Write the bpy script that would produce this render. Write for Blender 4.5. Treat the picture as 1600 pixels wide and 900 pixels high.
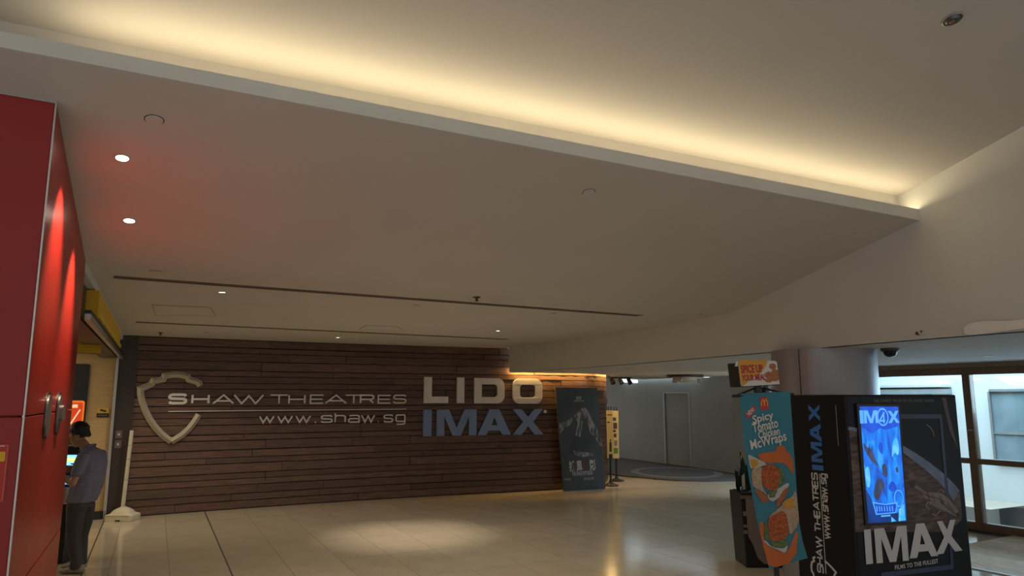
import bpy, bmesh, math, random
from mathutils import Vector as V, Matrix, noise
R = random.Random(7)
for o in list(bpy.data.objects): bpy.data.objects.remove(o)
C = bpy.context.scene.collection
sc = bpy.context.scene
PI = math.pi

# ---------------------------------------------------------------- camera, world, light, exposure
EYE = 1.95                                   # lens height above the floor (m)
FPX = 1109.0                                 # focal length for a 1600 px wide frame
PITCH = math.atan(171/FPX)
cd = bpy.data.cameras.new('camera'); cam = bpy.data.objects.new('camera', cd); C.objects.link(cam)
cam.location = (0, 0, EYE); cam.rotation_euler = (PI/2+PITCH, 0, 0)
cd.sensor_width = 36; cd.lens = FPX/1600*36; cd.clip_end = 200
sc.camera = cam
w = bpy.data.worlds.new('world'); sc.world = w; w.use_nodes = True
w.node_tree.nodes['Background'].inputs[0].default_value = (1.0, .97, .92, 1)
w.node_tree.nodes['Background'].inputs[1].default_value = .50
sc.view_settings.view_transform = 'Standard'; sc.view_settings.look = 'None'
sc.view_settings.exposure = 0.0; sc.view_settings.gamma = 1

def light(name, kind, loc, power, col, direction=(0,0,-1), size=None, angle=60, blend=.6, soft=.05, up=None):
    ld = bpy.data.lights.new(name, kind); ld.energy = power; ld.color = col
    if kind == 'AREA':
        ld.shape = 'RECTANGLE'; ld.size, ld.size_y = size
    if kind == 'SPOT':
        ld.spot_size = math.radians(angle); ld.spot_blend = blend; ld.shadow_soft_size = soft
    if kind == 'POINT': ld.shadow_soft_size = soft
    o = bpy.data.objects.new(name, ld); C.objects.link(o)
    z = -V(direction).normalized()
    x = V(up).normalized() if up else (V((0,0,1)).cross(z) if abs(z.z) < .99 else V((1,0,0)))
    x = (x - z*x.dot(z)).normalized(); y = z.cross(x)
    o.matrix_world = Matrix.Translation(V(loc)) @ Matrix((x, y, z)).transposed().to_4x4()
    return o
WARM = (1.0, .78, .42); AMBER = (1.0, .60, .18); DAY = (.72, .88, 1.0)
# LED strip in the ceiling cove, shining up on the raised ceiling (starts a little way in from the left)
COVE_A = V((-2.20, 3.235, 3.552)); COVE_B = V((3.70, 6.41, 3.622))
cdir = (COVE_B-COVE_A).normalized()
cup = V((.40,-.72,.75)); cup = cup-cdir*cup.dot(cdir)
light('cove_strip', 'AREA', (COVE_A+COVE_B)/2, 19, (1.0,.81,.50), cup, ((COVE_B-COVE_A).length-.10, .05), up=cdir)
# daylight in the courtyard outside the window
light('courtyard_daylight', 'AREA', (9.3, 13.2, 5.2), 1350, DAY, (.25,-.1,-1), (5, 9), up=(-.5,.866,0))
light('window_daylight', 'AREA', (8.2, 11.0, 2.3), 150, (.55,.78,1.0), (-.85,-.5,.08), (5.0, 1.2), up=(-.5,.866,0))
# a downlight's floor pool, then wide spots added to brighten floor and soffit
light('lobby_pool_and_fill', 'SPOT', (-1.45, 10.6, 2.95), 290, (1.0,.88,.72), (0,0,-1), angle=56, blend=1.0, soft=.04)
for dx, dy, pw in ((-2.9,7.0,60), (-1.09,7.98,70), (.52,8.78,50), (-5.2,11.2,85), (-2.98,11.77,60), (-.22,11.1,60), (-1.2,5.4,60), (1.5,6.6,42)):
    light('lobby_pool_and_fill', 'SPOT', (dx, dy, 2.95), pw*1.15, (1.0,.88,.70), (0,0,-1), angle=125, blend=1.0, soft=.05)  # added fill light: some at ceiling fittings, some with no fitting at all
light('corridor_downlight', 'SPOT', (4.4, 14.2, 2.42), 14, (1.0,.88,.6), (0,0,-1), angle=120, blend=1.0, soft=.05)

# ---------------------------------------------------------------- picture-to-place helpers (used to measure real positions)
_c, _s = math.cos(PITCH), math.sin(PITCH)
def ray(px, py):
    u = (px-800)/FPX; v = (450-py)/FPX
    return V((u, _c-_s*v, _s+_c*v))
def G(px, py, z=0.0):
    r = ray(px, py); return V((0,0,EYE)) + r*((z-EYE)/r.z)
def AT(px, py, Y):
    r = ray(px, py); return V((0,0,EYE)) + r*(Y/r.y)
def HIT(px, py, P, n):
    r = ray(px, py); o = V((0,0,EYE)); return o + r*((P-o).dot(n)/r.dot(n))

# ---------------------------------------------------------------- materials
MC = {}
def lin(c): return tuple((x/12.92 if x <= .04045 else ((x+.055)/1.055)**2.4) for x in c)
def mat(name, col, rough=.6, metal=0.0, var=.08, scale=6.0, stretch=(1,1,1), bump=0.0, rand=0.0, spec=.5, emit=None, es=1.0, coat=0.0):
    if name in MC: return MC[name]
    m = bpy.data.materials.new(name); m.use_nodes = True; nt = m.node_tree; N = nt.nodes; L = nt.links
    b = N['Principled BSDF']
    b.inputs['Roughness'].default_value = rough; b.inputs['Metallic'].default_value = metal
    b.inputs['Specular IOR Level'].default_value = spec
    b.inputs['Coat Weight'].default_value = coat; b.inputs['Coat Roughness'].default_value = .12
    tc = N.new('ShaderNodeTexCoord'); mp = N.new('ShaderNodeMapping'); nz = N.new('ShaderNodeTexNoise')
    mp.inputs['Scale'].default_value = stretch; nz.inputs['Scale'].default_value = scale; nz.inputs['Detail'].default_value = 5
    L.new(tc.outputs['Object'], mp.inputs[0]); L.new(mp.outputs[0], nz.inputs['Vector'])
    mr = N.new('ShaderNodeMapRange'); mr.inputs['From Min'].default_value = .25; mr.inputs['From Max'].default_value = .75
    mr.inputs['To Min'].default_value = 1-var; mr.inputs['To Max'].default_value = 1+var
    L.new(nz.outputs[0], mr.inputs['Value'])
    mx = N.new('ShaderNodeVectorMath'); mx.operation = 'SCALE'; mx.inputs[0].default_value = col
    fac = mr.outputs[0]
    if rand:
        oi = N.new('ShaderNodeObjectInfo'); m2 = N.new('ShaderNodeMapRange')
        m2.inputs['To Min'].default_value = 1-rand; m2.inputs['To Max'].default_value = 1+rand
        L.new(oi.outputs['Random'], m2.inputs['Value'])
        mm = N.new('ShaderNodeMath'); mm.operation = 'MULTIPLY'; L.new(fac, mm.inputs[0]); L.new(m2.outputs[0], mm.inputs[1]); fac = mm.outputs[0]
    L.new(fac, mx.inputs['Scale']); L.new(mx.outputs[0], b.inputs['Base Color'])
    if bump:
        bp = N.new('ShaderNodeBump'); bp.inputs['Strength'].default_value = bump; bp.inputs['Distance'].default_value = .01
        L.new(nz.outputs[0], bp.inputs['Height']); L.new(bp.outputs[0], b.inputs['Normal'])
    if emit:
        b.inputs['Emission Color'].default_value = (*emit, 1); b.inputs['Emission Strength'].default_value = es
    MC[name] = m; return m
paint = mat('ceiling_paint', (.62,.60,.56), .85, var=.03, scale=1.2)
paint_up = mat('upper_ceiling_paint', (.60,.57,.52), .85, var=.03, scale=1.0)
wallp = mat('bulkhead_paint', (.64,.64,.60), .8, var=.04, scale=1.5)
farp = mat('grey_green_wall_paint', (.185,.185,.155), .35, var=.06, scale=2)
wood = mat('dark_walnut_plank', (.125,.068,.046), .42, var=.5, scale=3.0, stretch=(1.2,1.2,26), bump=.25, rand=.22)
wood_gap = mat('dark_batten_backing', (.015,.010,.008), .8)
tile = mat('polished_beige_tile', (.47,.395,.29), .13, var=.07, scale=3.0, stretch=(1,1,1), rand=.05, spec=.5)
joint = mat('dark_tile_joint', (.06,.05,.04), .6)
red = mat('red_lacquered_panel', (.32,.012,.005), .33, metal=.25, var=.05, scale=3, spec=.5)
redm = mat('matt_red_panel', (.30,.012,.010), .45, var=.05, scale=3)
alu = mat('brushed_aluminium', (.55,.53,.50), .3, metal=.9, var=.1, scale=30)
chrome = mat('dull_chrome', (.22,.19,.16), .38, metal=.8, var=.12, scale=12)
silver = mat('silver_letter', (.78,.72,.65), .36, metal=.35, var=.05)
blueletter = mat('slate_blue_letter', (.20,.29,.50), .4, var=.06)
whiteletter = mat('pale_grey_letter', (.74,.69,.64), .38, metal=.0, var=.06)
black = mat('black_plastic', (.014,.014,.015), .4, var=.1)
darkbrown = mat('dark_brown_frame', (.04,.026,.018), .4, var=.1)
brownframe = mat('bronze_window_frame', (.17,.115,.08), .45, metal=.3, var=.18, scale=14)
yellow = mat('yellow_sign_panel', (.78,.46,.008), .5, var=.04)
tan = mat('tan_wall_laminate', (.48,.33,.16), .5, var=.1, scale=4, stretch=(1,1,8))
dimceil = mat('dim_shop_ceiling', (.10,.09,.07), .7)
white = mat('white_plastic', (.62,.60,.55), .5, var=.05)
pillar_m = mat('grey_metal_cladding', (.34,.335,.36), .36, metal=.35, var=.04, scale=3)
kiosk_m = mat('black_laminate_print', (.008,.008,.012), .38, var=.1, spec=.2)
white_print = mat('white_print', (.62,.62,.64), .5, var=.04)
grey_print = mat('grey_print', (.20,.20,.21), .5, var=.05)
blue_print = mat('blue_print', (.03,.16,.48), .45, var=.04)

# ---------------------------------------------------------------- object helpers: all shapes are written in place coordinates
WL = {}
def wl(o): return WL.get(o.name, V((0,0,0)))
def tag(o, label=None, cat=None, group=None, kind=None):
    if label: o['label'] = label
    if cat: o['category'] = cat
    if group: o['group'] = group
    if kind: o['kind'] = kind
    return o
def empty(name, loc, label=None, cat=None, group=None, kind=None):
    o = bpy.data.objects.new(name, None); C.objects.link(o); o.location = loc; o.empty_display_size = .1
    WL[o.name] = V(loc); return tag(o, label, cat, group, kind)
def obj(name, vf, m, parent=None, smooth=False, label=None, cat=None, group=None, kind=None):
    vs, fs = vf; vs = [V(v) for v in vs]
    if parent: base = wl(parent)
    else:
        lo = V([min(v[i] for v in vs) for i in range(3)]); hi = V([max(v[i] for v in vs) for i in range(3)])
        base = V(((lo.x+hi.x)/2, (lo.y+hi.y)/2, lo.z))
    me = bpy.data.meshes.new(name); me.from_pydata([tuple(v-base) for v in vs], [], fs); me.update()
    o = bpy.data.objects.new(name, me); C.objects.link(o)
    if parent: o.parent = parent
    else: o.location = base
    WL[o.name] = base
    me.materials.append(m)
    if smooth: me.polygons.foreach_set('use_smooth', [True]*len(me.polygons))
    return tag(o, label, cat, group, kind)
def fixn(o):
    bm = bmesh.new(); bm.from_mesh(o.data); bmesh.ops.recalc_face_normals(bm, faces=bm.faces); bm.to_mesh(o.data); bm.free(); return o
def bevel(o, wd=.004, seg=2):
    md = o.modifiers.new('bevel', 'BEVEL'); md.width = wd; md.segments = seg; md.limit_method = 'ANGLE'; return o
def join(*L):
    vs, fs = [], []
    for v, f in L:
        k = len(vs); vs += list(v); fs += [tuple(i+k for i in q) for q in f]
    return vs, fs
def prism(poly, z0, z1):
    """polygon in plan between z0 and z1 (numbers or functions of x,y)"""
    f0 = z0 if callable(z0) else (lambda x, y: z0); f1 = z1 if callable(z1) else (lambda x, y: z1)
    n = len(poly)
    vs = [(p[0], p[1], f0(p[0], p[1])) for p in poly] + [(p[0], p[1], f1(p[0], p[1])) for p in poly]
    fs = [tuple(range(n))[::-1], tuple(range(n, 2*n))] + [(i, (i+1) % n, n+(i+1) % n, n+i) for i in range(n)]
    return vs, fs
def obox(o, a, b, c):
    """box from corner o and three edge vectors"""
    o, a, b, c = map(V, (o, a, b, c))
    vs = [o, o+a, o+a+b, o+b, o+c, o+a+c, o+a+b+c, o+b+c]
    fs = [(0,3,2,1), (4,5,6,7), (0,1,5,4), (1,2,6,5), (2,3,7,6), (3,0,4,7)]
    if a.cross(b).dot(c) < 0: fs = [f[::-1] for f in fs]
    return vs, fs
def tube(p, q, r0, r1=None, n=14, caps=True):
    p, q = V(p), V(q); r1 = r0 if r1 is None else r1
    d = (q-p).normalized(); x = d.orthogonal().normalized(); y = d.cross(x)
    vs = []
    for c, r in ((p, r0), (q, r1)):
        for k in range(n): a = 2*PI*k/n; vs.append(c + x*math.cos(a)*r + y*math.sin(a)*r)
    fs = [(k, (k+1) % n, n+(k+1) % n, n+k) for k in range(n)]
    if caps: fs += [tuple(range(n))[::-1], tuple(range(n, 2*n))]
    return vs, fs
def lathe(prof, c, axis=(0,0,1), n=24):
    """prof: list of (radius, height) about axis through c"""
    c = V(c); d = V(axis).normalized(); x = d.orthogonal().normalized(); y = d.cross(x)
    vs = [c + d*h + (x*math.cos(2*PI*k/n) + y*math.sin(2*PI*k/n))*r for r, h in prof for k in range(n)]
    m = len(prof); fs = [(i*n+k, i*n+(k+1) % n, (i+1)*n+(k+1) % n, (i+1)*n+k) for i in range(m-1) for k in range(n)]
    fs += [tuple(range(n))[::-1], tuple(range((m-1)*n, m*n))]
    return vs, fs
def polytube(pts, r, n=8):
    return join(*[tube(pts[i], pts[i+1], r, n=n) for i in range(len(pts)-1)])

# flat figures (letters, print): fill 2-D outlines, then lay them on any surface
def _curve2mesh(cu):
    o = bpy.data.objects.new('tmp', cu); C.objects.link(o); bpy.context.view_layer.update()
    me = bpy.data.meshes.new_from_object(o.evaluated_get(bpy.context.evaluated_depsgraph_get()))
    vs = [(v.co.x, v.co.y) for v in me.vertices]; fs = [tuple(p.vertices) for p in me.polygons]
    bpy.data.objects.remove(o); bpy.data.curves.remove(cu); bpy.data.meshes.remove(me)
    return vs, fs
def fill(loops):
    cu = bpy.data.curves.new('t', 'CURVE'); cu.dimensions = '2D'; cu.fill_mode = 'BOTH'
    for lp in loops:
        s = cu.splines.new('POLY'); s.points.add(len(lp)-1); s.use_cyclic_u = True
        for p, q in zip(s.points, lp): p.co = (q[0], q[1], 0, 1)
    return _curve2mesh(cu)
def text(t, bold=0.0, shear=0.0, space=1.0, line=1.0):
    cu = bpy.data.curves.new('t', 'FONT'); cu.body = t; cu.offset = bold; cu.shear = shear; cu.space_character = space; cu.space_line = line
    cu.resolution_u = 3; cu.align_x = 'CENTER'
    return _curve2mesh(cu)
def fit(sh, x0, x1, y0, y1):
    vs, fs = sh
    a = min(v[0] for v in vs); b = max(v[0] for v in vs); c = min(v[1] for v in vs); d = max(v[1] for v in vs)
    return [(x0+(v[0]-a)/(b-a)*(x1-x0), y0+(v[1]-c)/(d-c)*(y1-y0)) for v in vs], fs
def cutgrid(sh, step, axis=1):
    vs, fs = sh; bm = bmesh.new(); bv = [bm.verts.new((v[0], v[1], 0)) for v in vs]
    for f in fs:
        try: bm.faces.new([bv[i] for i in f])
        except ValueError: pass
    lo = min(v[axis] for v in vs); hi = max(v[axis] for v in vs); t = math.ceil(lo/step)*step
    while t < hi:
        co = [0,0,0]; co[axis] = t; no = [0,0,0]; no[axis] = 1
        bmesh.ops.bisect_plane(bm, geom=bm.verts[:]+bm.edges[:]+bm.faces[:], plane_co=co, plane_no=no); t += step
    bm.verts.index_update(); r = ([(v.co.x, v.co.y) for v in bm.verts], [tuple(v.index for v in f.verts) for f in bm.faces]); bm.free(); return r
def lay(sh, surf, o0, o1=None):
    """flat figure -> slab on surface surf(u, v, offset) from offset o0 to o1 (towards the viewer)"""
    vs, fs = sh; n = len(vs)
    if o1 is None: return [surf(v[0], v[1], o0) for v in vs], list(fs)
    cnt = {}
    for f in fs:
        for i in range(len(f)):
            e = (f[i], f[(i+1) % len(f)]); cnt[tuple(sorted(e))] = cnt.get(tuple(sorted(e)), []) + [e]
    out = [surf(v[0], v[1], o1) for v in vs] + [surf(v[0], v[1], o0) for v in vs]
    F = list(fs) + [tuple(i+n for i in f[::-1]) for f in fs]
    for k, es in cnt.items():
        if len(es) == 1: a, b = es[0]; F.append((b, a, a+n, b+n))
    return out, F
def ribbon(pts, wd, closed=False, seg=.25):
    """2-D stroke of width wd with mitred corners -> figure"""
    P = [V((p[0], p[1], 0)) for p in pts]
    Q = []
    m = len(P)
    for i in range(m if closed else m-1):
        a, b = P[i], P[(i+1) % m]; k = max(1, int((b-a).length/seg))
        for j in range(k): Q.append(a.lerp(b, j/k))
    if not closed: Q.append(P[-1])
    n = len(Q); Lp, Rp = [], []
    for i in range(n):
        d0 = (Q[i]-Q[i-1]).normalized() if (closed or i > 0) else None
        d1 = (Q[(i+1) % n]-Q[i]).normalized() if (closed or i < n-1) else None
        if d0 is None: d0 = d1
        if d1 is None: d1 = d0
        t = (d0+d1); t = t.normalized() if t.length > 1e-6 else d1
        nn = V((-t.y, t.x, 0)); k = max(.35, nn.dot(V((-d1.y, d1.x, 0))))
        Lp.append(Q[i]+nn*wd/2/k); Rp.append(Q[i]-nn*wd/2/k)
    vs = [(p.x, p.y) for p in Lp] + [(p.x, p.y) for p in Rp]
    fs = [(i, n+i, n+(i+1) % n, (i+1) % n) for i in range(n if closed else n-1)]
    return vs, fs
def merge2(*L): return join(*L)
def arc(cx, cy, rx, ry, a0, a1, n=8):
    return [(cx+rx*math.cos(math.radians(a0+(a1-a0)*k/n)), cy+ry*math.sin(math.radians(a0+(a1-a0)*k/n))) for k in range(n+1)]
# stroke alphabet in a unit box
GL = {
 'S': [[(1,.84),(.93,.97),(.82,1),(.18,1),(.05,.93),(0,.8),(0,.68),(.08,.56),(.2,.53),(.82,.5),(.95,.44),(1,.3),(1,.18),(.93,.05),(.82,0),(.16,0),(.05,.04),(0,.17)]],
 'H': [[(0,0),(0,1)],[(1,0),(1,1)],[(0,.5),(1,.5)]],
 'A': [[(0,0),(.5,1),(1,0)],[(.2,.3),(.8,.3)]],
 'W': [[(0,1),(.26,0),(.5,.9),(.74,0),(1,1)]],
 'T': [[(0,1),(1,1)],[(.5,1),(.5,0)]],
 'E': [[(1,1),(0,1),(0,0),(1,0)],[(0,.5),(.95,.5)]],
 'R': [[(0,0),(0,1),(.85,1),(1,.88),(1,.6),(.85,.46),(0,.46)],[(.7,.46),(1,0)]],
 'w': [[(0,1),(.26,0),(.5,.9),(.74,0),(1,1)]],
 's': [[(1,.84),(.9,1),(.15,1),(0,.85),(0,.65),(.15,.54),(.85,.48),(1,.35),(1,.15),(.88,0),(.12,0),(0,.16)]],
 'h': [[(0,0),(0,1.38)],[(0,.8),(.15,1),(.82,1),(1,.84),(1,0)]],
 'a': [[(.06,.88),(.18,1),(.85,1),(1,.86),(1,0),(.15,0),(0,.1),(0,.4),(.15,.52),(1,.52)]],
 'g': [[(1,1),(.15,1),(0,.85),(0,.2),(.15,.06),(1,.06)],[(1,1),(1,-.22),(.85,-.36),(.1,-.36)]],
 '.': [[(.2,0),(.8,0)]],
}
def rrect(x0, y0, x1, y1, r, n=6, corners=(1,1,1,1)):
    rx = r; P = []
    for k, (cx, cy, a) in enumerate(((x1-rx, y1-r, 0), (x0+rx, y1-r, 90), (x0+rx, y0+r, 180), (x1-rx, y0+r, 270))):
        if corners[k]: P += arc(cx, cy, rx, r, a, a+90, n)
        else: P.append(((x1, y1), (x0, y1), (x0, y0), (x1, y0))[k])
    return P
# heavy letters in a unit box (outline loops)
HEAVY = {
 'L': [[(0,0),(1,0),(1,.25),(.32,.25),(.32,1),(0,1)]],
 'I': [[(0,0),(1,0),(1,1),(0,1)]],
 'M': [[(0,0),(.19,0),(.19,.72),(.40,0),(.60,0),(.81,.72),(.81,0),(1,0),(1,1),(.70,1),(.5,.30),(.30,1),(0,1)]],
 'A': [[(0,0),(.25,0),(.33,.17),(.67,.17),(.75,0),(1,0),(.64,1),(.36,1)],[(.41,.38),(.5,.70),(.59,.38)]],
 'X': [[(0,0),(.28,0),(.5,.32),(.72,0),(1,0),(.66,.5),(.99,1),(.71,1),(.5,.70),(.29,1),(.01,1),(.34,.5)]],
}

# ---------------------------------------------------------------- main planes of the place
CEIL = 2.99; LOW = 2.47
aD = V((.866, .5, 0)); bD = V((-.5, .866, 0))
P0 = V((2.73, 8.87, 0))                                    # where the ceiling crease meets the bulkhead
def dist(x, y): return .5*(x-P0.x) - .866*(y-P0.y)          # distance from the crease towards the viewer
def zsoff(x, y):
    d = dist(x, y); w_ = .22
    if d > w_: return CEIL + .2067*d
    return CEIL if d < -w_ else CEIL + .2067*(d+w_)**2/(4*w_)
def zup(x, y): return 3.84 + .24*(dist(x, y)-2.545)
RC = V((-2.32, 3.43, 0)); fD = V((-.445, .8955, 0))         # corner of the red wall, direction of the shop front
fN = V((.8955, .445, 0))                                    # out of the shop front into the lobby
LIP_A = V((-2.317, 3.007, 0)); LIP_B = V((3.748, 6.324, 0)); lipd = (LIP_B-LIP_A).normalized(); lipn = V((-lipd.y, lipd.x, 0))

# curved timber wall
CP = [(-6.40,12.13),(-5.24,12.81),(-3.59,13.72),(-1.91,14.55),(0,15.30),(1.0,15.68),(1.68,16.15),(2.08,16.85),(2.30,17.7),(2.40,18.5),(2.44,19.4),(2.40,20.2)]
def _cr(p0, p1, p2, p3, t): return .5*((2*p1)+(p2-p0)*t+(2*p0-5*p1+4*p2-p3)*t*t+(3*p1-p0-3*p2+p3)*t**3)
_pp = [V((2*CP[0][0]-CP[1][0], 2*CP[0][1]-CP[1][1], 0))] + [V((*p, 0)) for p in CP]; _pp.append(2*_pp[-1]-_pp[-2])
CV = []
for i in range(1, len(_pp)-2):
    for k in range(24): CV.append(_cr(_pp[i-1], _pp[i], _pp[i+1], _pp[i+2], k/24))
CV.append(_pp[-2]); CS = [0]
for i in range(1, len(CV)): CS.append(CS[-1]+(CV[i]-CV[i-1]).length)
SMAX = CS[-1]
def wallpt(s):
    s = max(0, min(SMAX-1e-5, s)); lo, hi = 0, len(CS)-1
    while hi-lo > 1:
        m_ = (lo+hi)//2
        if CS[m_] <= s: lo = m_
        else: hi = m_
    t = (s-CS[lo])/(CS[hi]-CS[lo]); p = CV[lo].lerp(CV[hi], t); d = (CV[min(hi+3, len(CV)-1)]-CV[max(lo-3, 0)]).normalized()
    return p, d, V((d.y, -d.x, 0))
def wsurf(s, z, o):
    p, d, n = wallpt(s); q = p + n*o; return V((q.x, q.y, z))
def wpx(px, py):
    r = ray(px, py); k = r.x/r.y; best = min(range(len(CV)*2//3+60 if len(CV)*2//3+60 < len(CV) else len(CV)), key=lambda i: abs(CV[i].x/CV[i].y-k))
    i0 = max(0, best-1); i1 = min(len(CV)-1, best+1); f0 = CV[i0].x/CV[i0].y-k; f1 = CV[i1].x/CV[i1].y-k
    t = 0 if f0 == f1 else max(0, min(1, f0/(f0-f1))); s = CS[i0]+(CS[i1]-CS[i0])*t; Y = CV[i0].lerp(CV[i1], t).y
    return s, EYE + r.z/r.y*Y
S_X0 = wpx(793, 600)[0]

# bulkhead (fascia) plan, from beside the viewer to the timber wall
FP = [(5.6,1.9),(4.9,3.6),(4.05,5.6),(3.6,6.6),(3.16,7.75),(2.73,8.87),(2.35,9.85),(1.80,11.3),(1.08,12.85),(.42,14.1),(-.06,14.95)]
_fp = [V((2*FP[0][0]-FP[1][0], 2*FP[0][1]-FP[1][1], 0))]+[V((*p, 0)) for p in FP]; _fp.append(2*_fp[-1]-_fp[-2])
FV = []
for i in range(1, len(_fp)-2):
    for k in range(6): FV.append(_cr(_fp[i-1], _fp[i], _fp[i+1], _fp[i+2], k/6))
FV.append(_fp[-2])

# ================================================================ STRUCTURE
# --- floor
floor = empty('floor', (0, 10, 0), kind='structure')
obj('slab', prism([(-12,0),(10.9,0),(10.8,4.2),(7.0,10.85),(4.9,14.5),(6.9,16.6),(6.9,26),(-12,26)], -.10, -.006), joint, floor)
def TP(a, b): return V((0,0,0)) + fN*a + fD*b               # tile grid coordinates
a0, tw, tl = .90, .62, 1.24
def in_floor(p): return p.y > 6.4 and p.y < 19.6 and p.x > -9.6
tile_mesh = None
cells = []
for i in range(-7, 16):
    for j in range(2, 17):
        A = a0+i*tw; B = j*tl+ (.4); c = TP(A+tw/2, B+tl/2)
        r = c.x/max(c.y, .1)
        if c.y < 6.6 or c.y > 19.5 or r < -.86 or r > .68: continue
        cells.append((A, B, c))
for A, B, c in cells:
    if tile_mesh is None:
        g = .0022; vs, fs = obox(-fN*(tw/2-g)-fD*(tl/2-g)+V((0,0,-.006)), fN*(tw-2*g), fD*(tl-2*g), (0,0,.006))
        tile_mesh = bpy.data.meshes.new('tile'); tile_mesh.from_pydata([tuple(v) for v in vs], [], fs); tile_mesh.materials.append(tile)
    o = bpy.data.objects.new('tile', tile_mesh); C.objects.link(o); o.parent = floor; o.location = V((c.x, c.y, 0))-wl(floor)
# the rest of the tiled floor: outside the view, or too far off for its joints to show
have = {(round((A-a0)/tw), round((B-.4)/tl)) for A, B, c in cells}
rest = []
for i in range(-14, 24):
    for j in range(-5, 22):
        if (i, j) in have: continue
        c = TP(a0+(i+.5)*tw, j*tl+.4+tl/2)
        if c.y < 0 or c.y > 25 or c.x < -11.5 or c.x > 10: continue
        if c.y < 13.6 and (c.x-6.96)*.866+(c.y-10.94)*.5 > -.45: continue
        rest.append(obox(c-fN*tw/2-fD*tl/2+V((0,0,-.006)), fN*tw, fD*tl, (0,0,.006)))
obj('outer_tiles', join(*rest), tile, floor, kind='stuff')
# three wide movement joints
for (A, b0, b1) in ((-.60, 7.5, 13.6), (.90, 6.6, 14.2)):
    obj('movement_joint', obox(TP(A-.009, b0), fN*.018, fD*(b1-b0), (0,0,.0012)), joint, floor)

# dark curved floor band under the far wall
dk = mat('dark_grey_carpet', (.055,.052,.05), .7, var=.15, scale=20)
dk2 = mat('mid_grey_inlay', (.13,.125,.115), .6, var=.1, scale=12)
edge = [G(947,741), G(975,745), G(1000,747), G(1030,750), G(1060,752), G(1105,753), G(1150,752), G(1190,750)]
fb = trim = obj('trim_1', prism([(p.x, p.y) for p in edge]+[(6.6,16.5),(6.2,19.0),(4.6,22.5),(3.2,24.8),(2.2,24.8),(1.9,20)], .0, .03), dk, kind='structure')
ell = [(4.25+1.05*math.cos(a), 18.9+1.25*math.sin(a)) for a in [2*PI*k/40 for k in range(40)]]
obj('inlay_ring', lay(ribbon(ell, .22, closed=True, seg=9), lambda u, v, o: V((u, v, o)), .03, .036), dk2, fb)

# --- timber wall with separate planks
wall_back = empty('wall_back', wsurf(3, 0, 0), kind='structure')
N_ = 60; bk = []
ss = [SMAX*i/N_ for i in range(N_+1)]
vs = [wsurf(s, z, o) for o in (0, -.12) for z in (0, CEIL) for s in ss]; n1 = N_+1
fs = [(i, i+1, n1+i+1, n1+i) for i in range(N_)] + [(2*n1+i+1, 2*n1+i, 3*n1+i, 3*n1+i+1) for i in range(N_)] + [(n1+i, n1+i+1, 3*n1+i+1, 3*n1+i) for i in range(N_)]
obj('backing_board', (vs, fs), wood_gap, wall_back)
z = .015; rows = []
while z < CEIL-.05:
    h = R.choice([.105, .12, .135, .15, .165]); h = min(h, CEIL-z)
    if CEIL-(z+h) < .08: h = CEIL-z
    rows.append((z, h)); z += h
def plank(s0, s1, z0, z1, d):
    k = max(2, int((s1-s0)/.32)); S = [s0+(s1-s0)*i/k for i in range(k+1)]; n = k+1
    vs = [wsurf(s, zz, o) for (zz, o) in ((z0, .002), (z0, d), (z1, d), (z1, .002)) for s in S]
    fs = [(r*n+i, r*n+i+1, (r+1)*n+i+1, (r+1)*n+i) for r in range(3) for i in range(k)]
    fs += [(0, n, 2*n, 3*n), (3*n+k, 2*n+k, n+k, k)]
    return vs, fs
for z0, h in rows:
    s = 0.0; first = True
    while s < SMAX-.1:
        L_ = R.uniform(1.1, 3.3) if not first else R.uniform(.5, 2.6); first = False
        e = min(SMAX-.02, s+L_)
        if SMAX-.02-e < .5: e = SMAX-.02
        gz = R.uniform(.008, .016)
        obj('plank', plank(s+.004, e-.004, z0+.002, z0+h-gz, R.uniform(.012, .042)), wood, wall_back)
        s = e
# --- ceilings
crease_L = P0 - aD*11; crease_R = P0 + aD*.2
CX = lambda s, o: wsurf(s, 0, o)
fl = lambda d: (RC + fD*d)
poly = []
flat = [P0+aD*.12] + [FV[i]+V((.12,0,0)) for i in range(len(FV)) if FV[i].y > 8.95]
flat += [wsurf(S_X0-.02, 0, -.05)] + [wsurf(s, 0, -.05) for s in (S_X0*.8, S_X0*.6, S_X0*.4, S_X0*.2, 0)] + [RC+fD*12.5-fN*.5, RC+fD*2.4-fN*.5]
cl = RC+fD*2.4-fN*.5
k_ = P0 + aD*((cl-P0).dot(aD))
lipL = LIP_A - lipd*4.5; lipR = LIP_B + lipd*.35
tilt = [k_ - aD*3.0, P0+aD*.12, P0+aD*.12+V((0.38,-.7,0)), lipR, lipL]
def soffit(poly):
    q = cutgrid(fill([[((p-P0).dot(aD), dist(p.x, p.y)) for p in poly]]), .073, axis=1)
    top_ = lambda u, v, o: (lambda p: V((p.x, p.y, zsoff(p.x, p.y)+o)))(P0+aD*u-bD*v)
    return lay(q, top_, 0, .035)
soffit_outline = flat + [lipL, lipR, P0+aD*.12+V((.38,-.7,0))]
o_ = obj('ceiling', soffit(soffit_outline), paint, kind='structure', smooth=False); fixn(o_)
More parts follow.
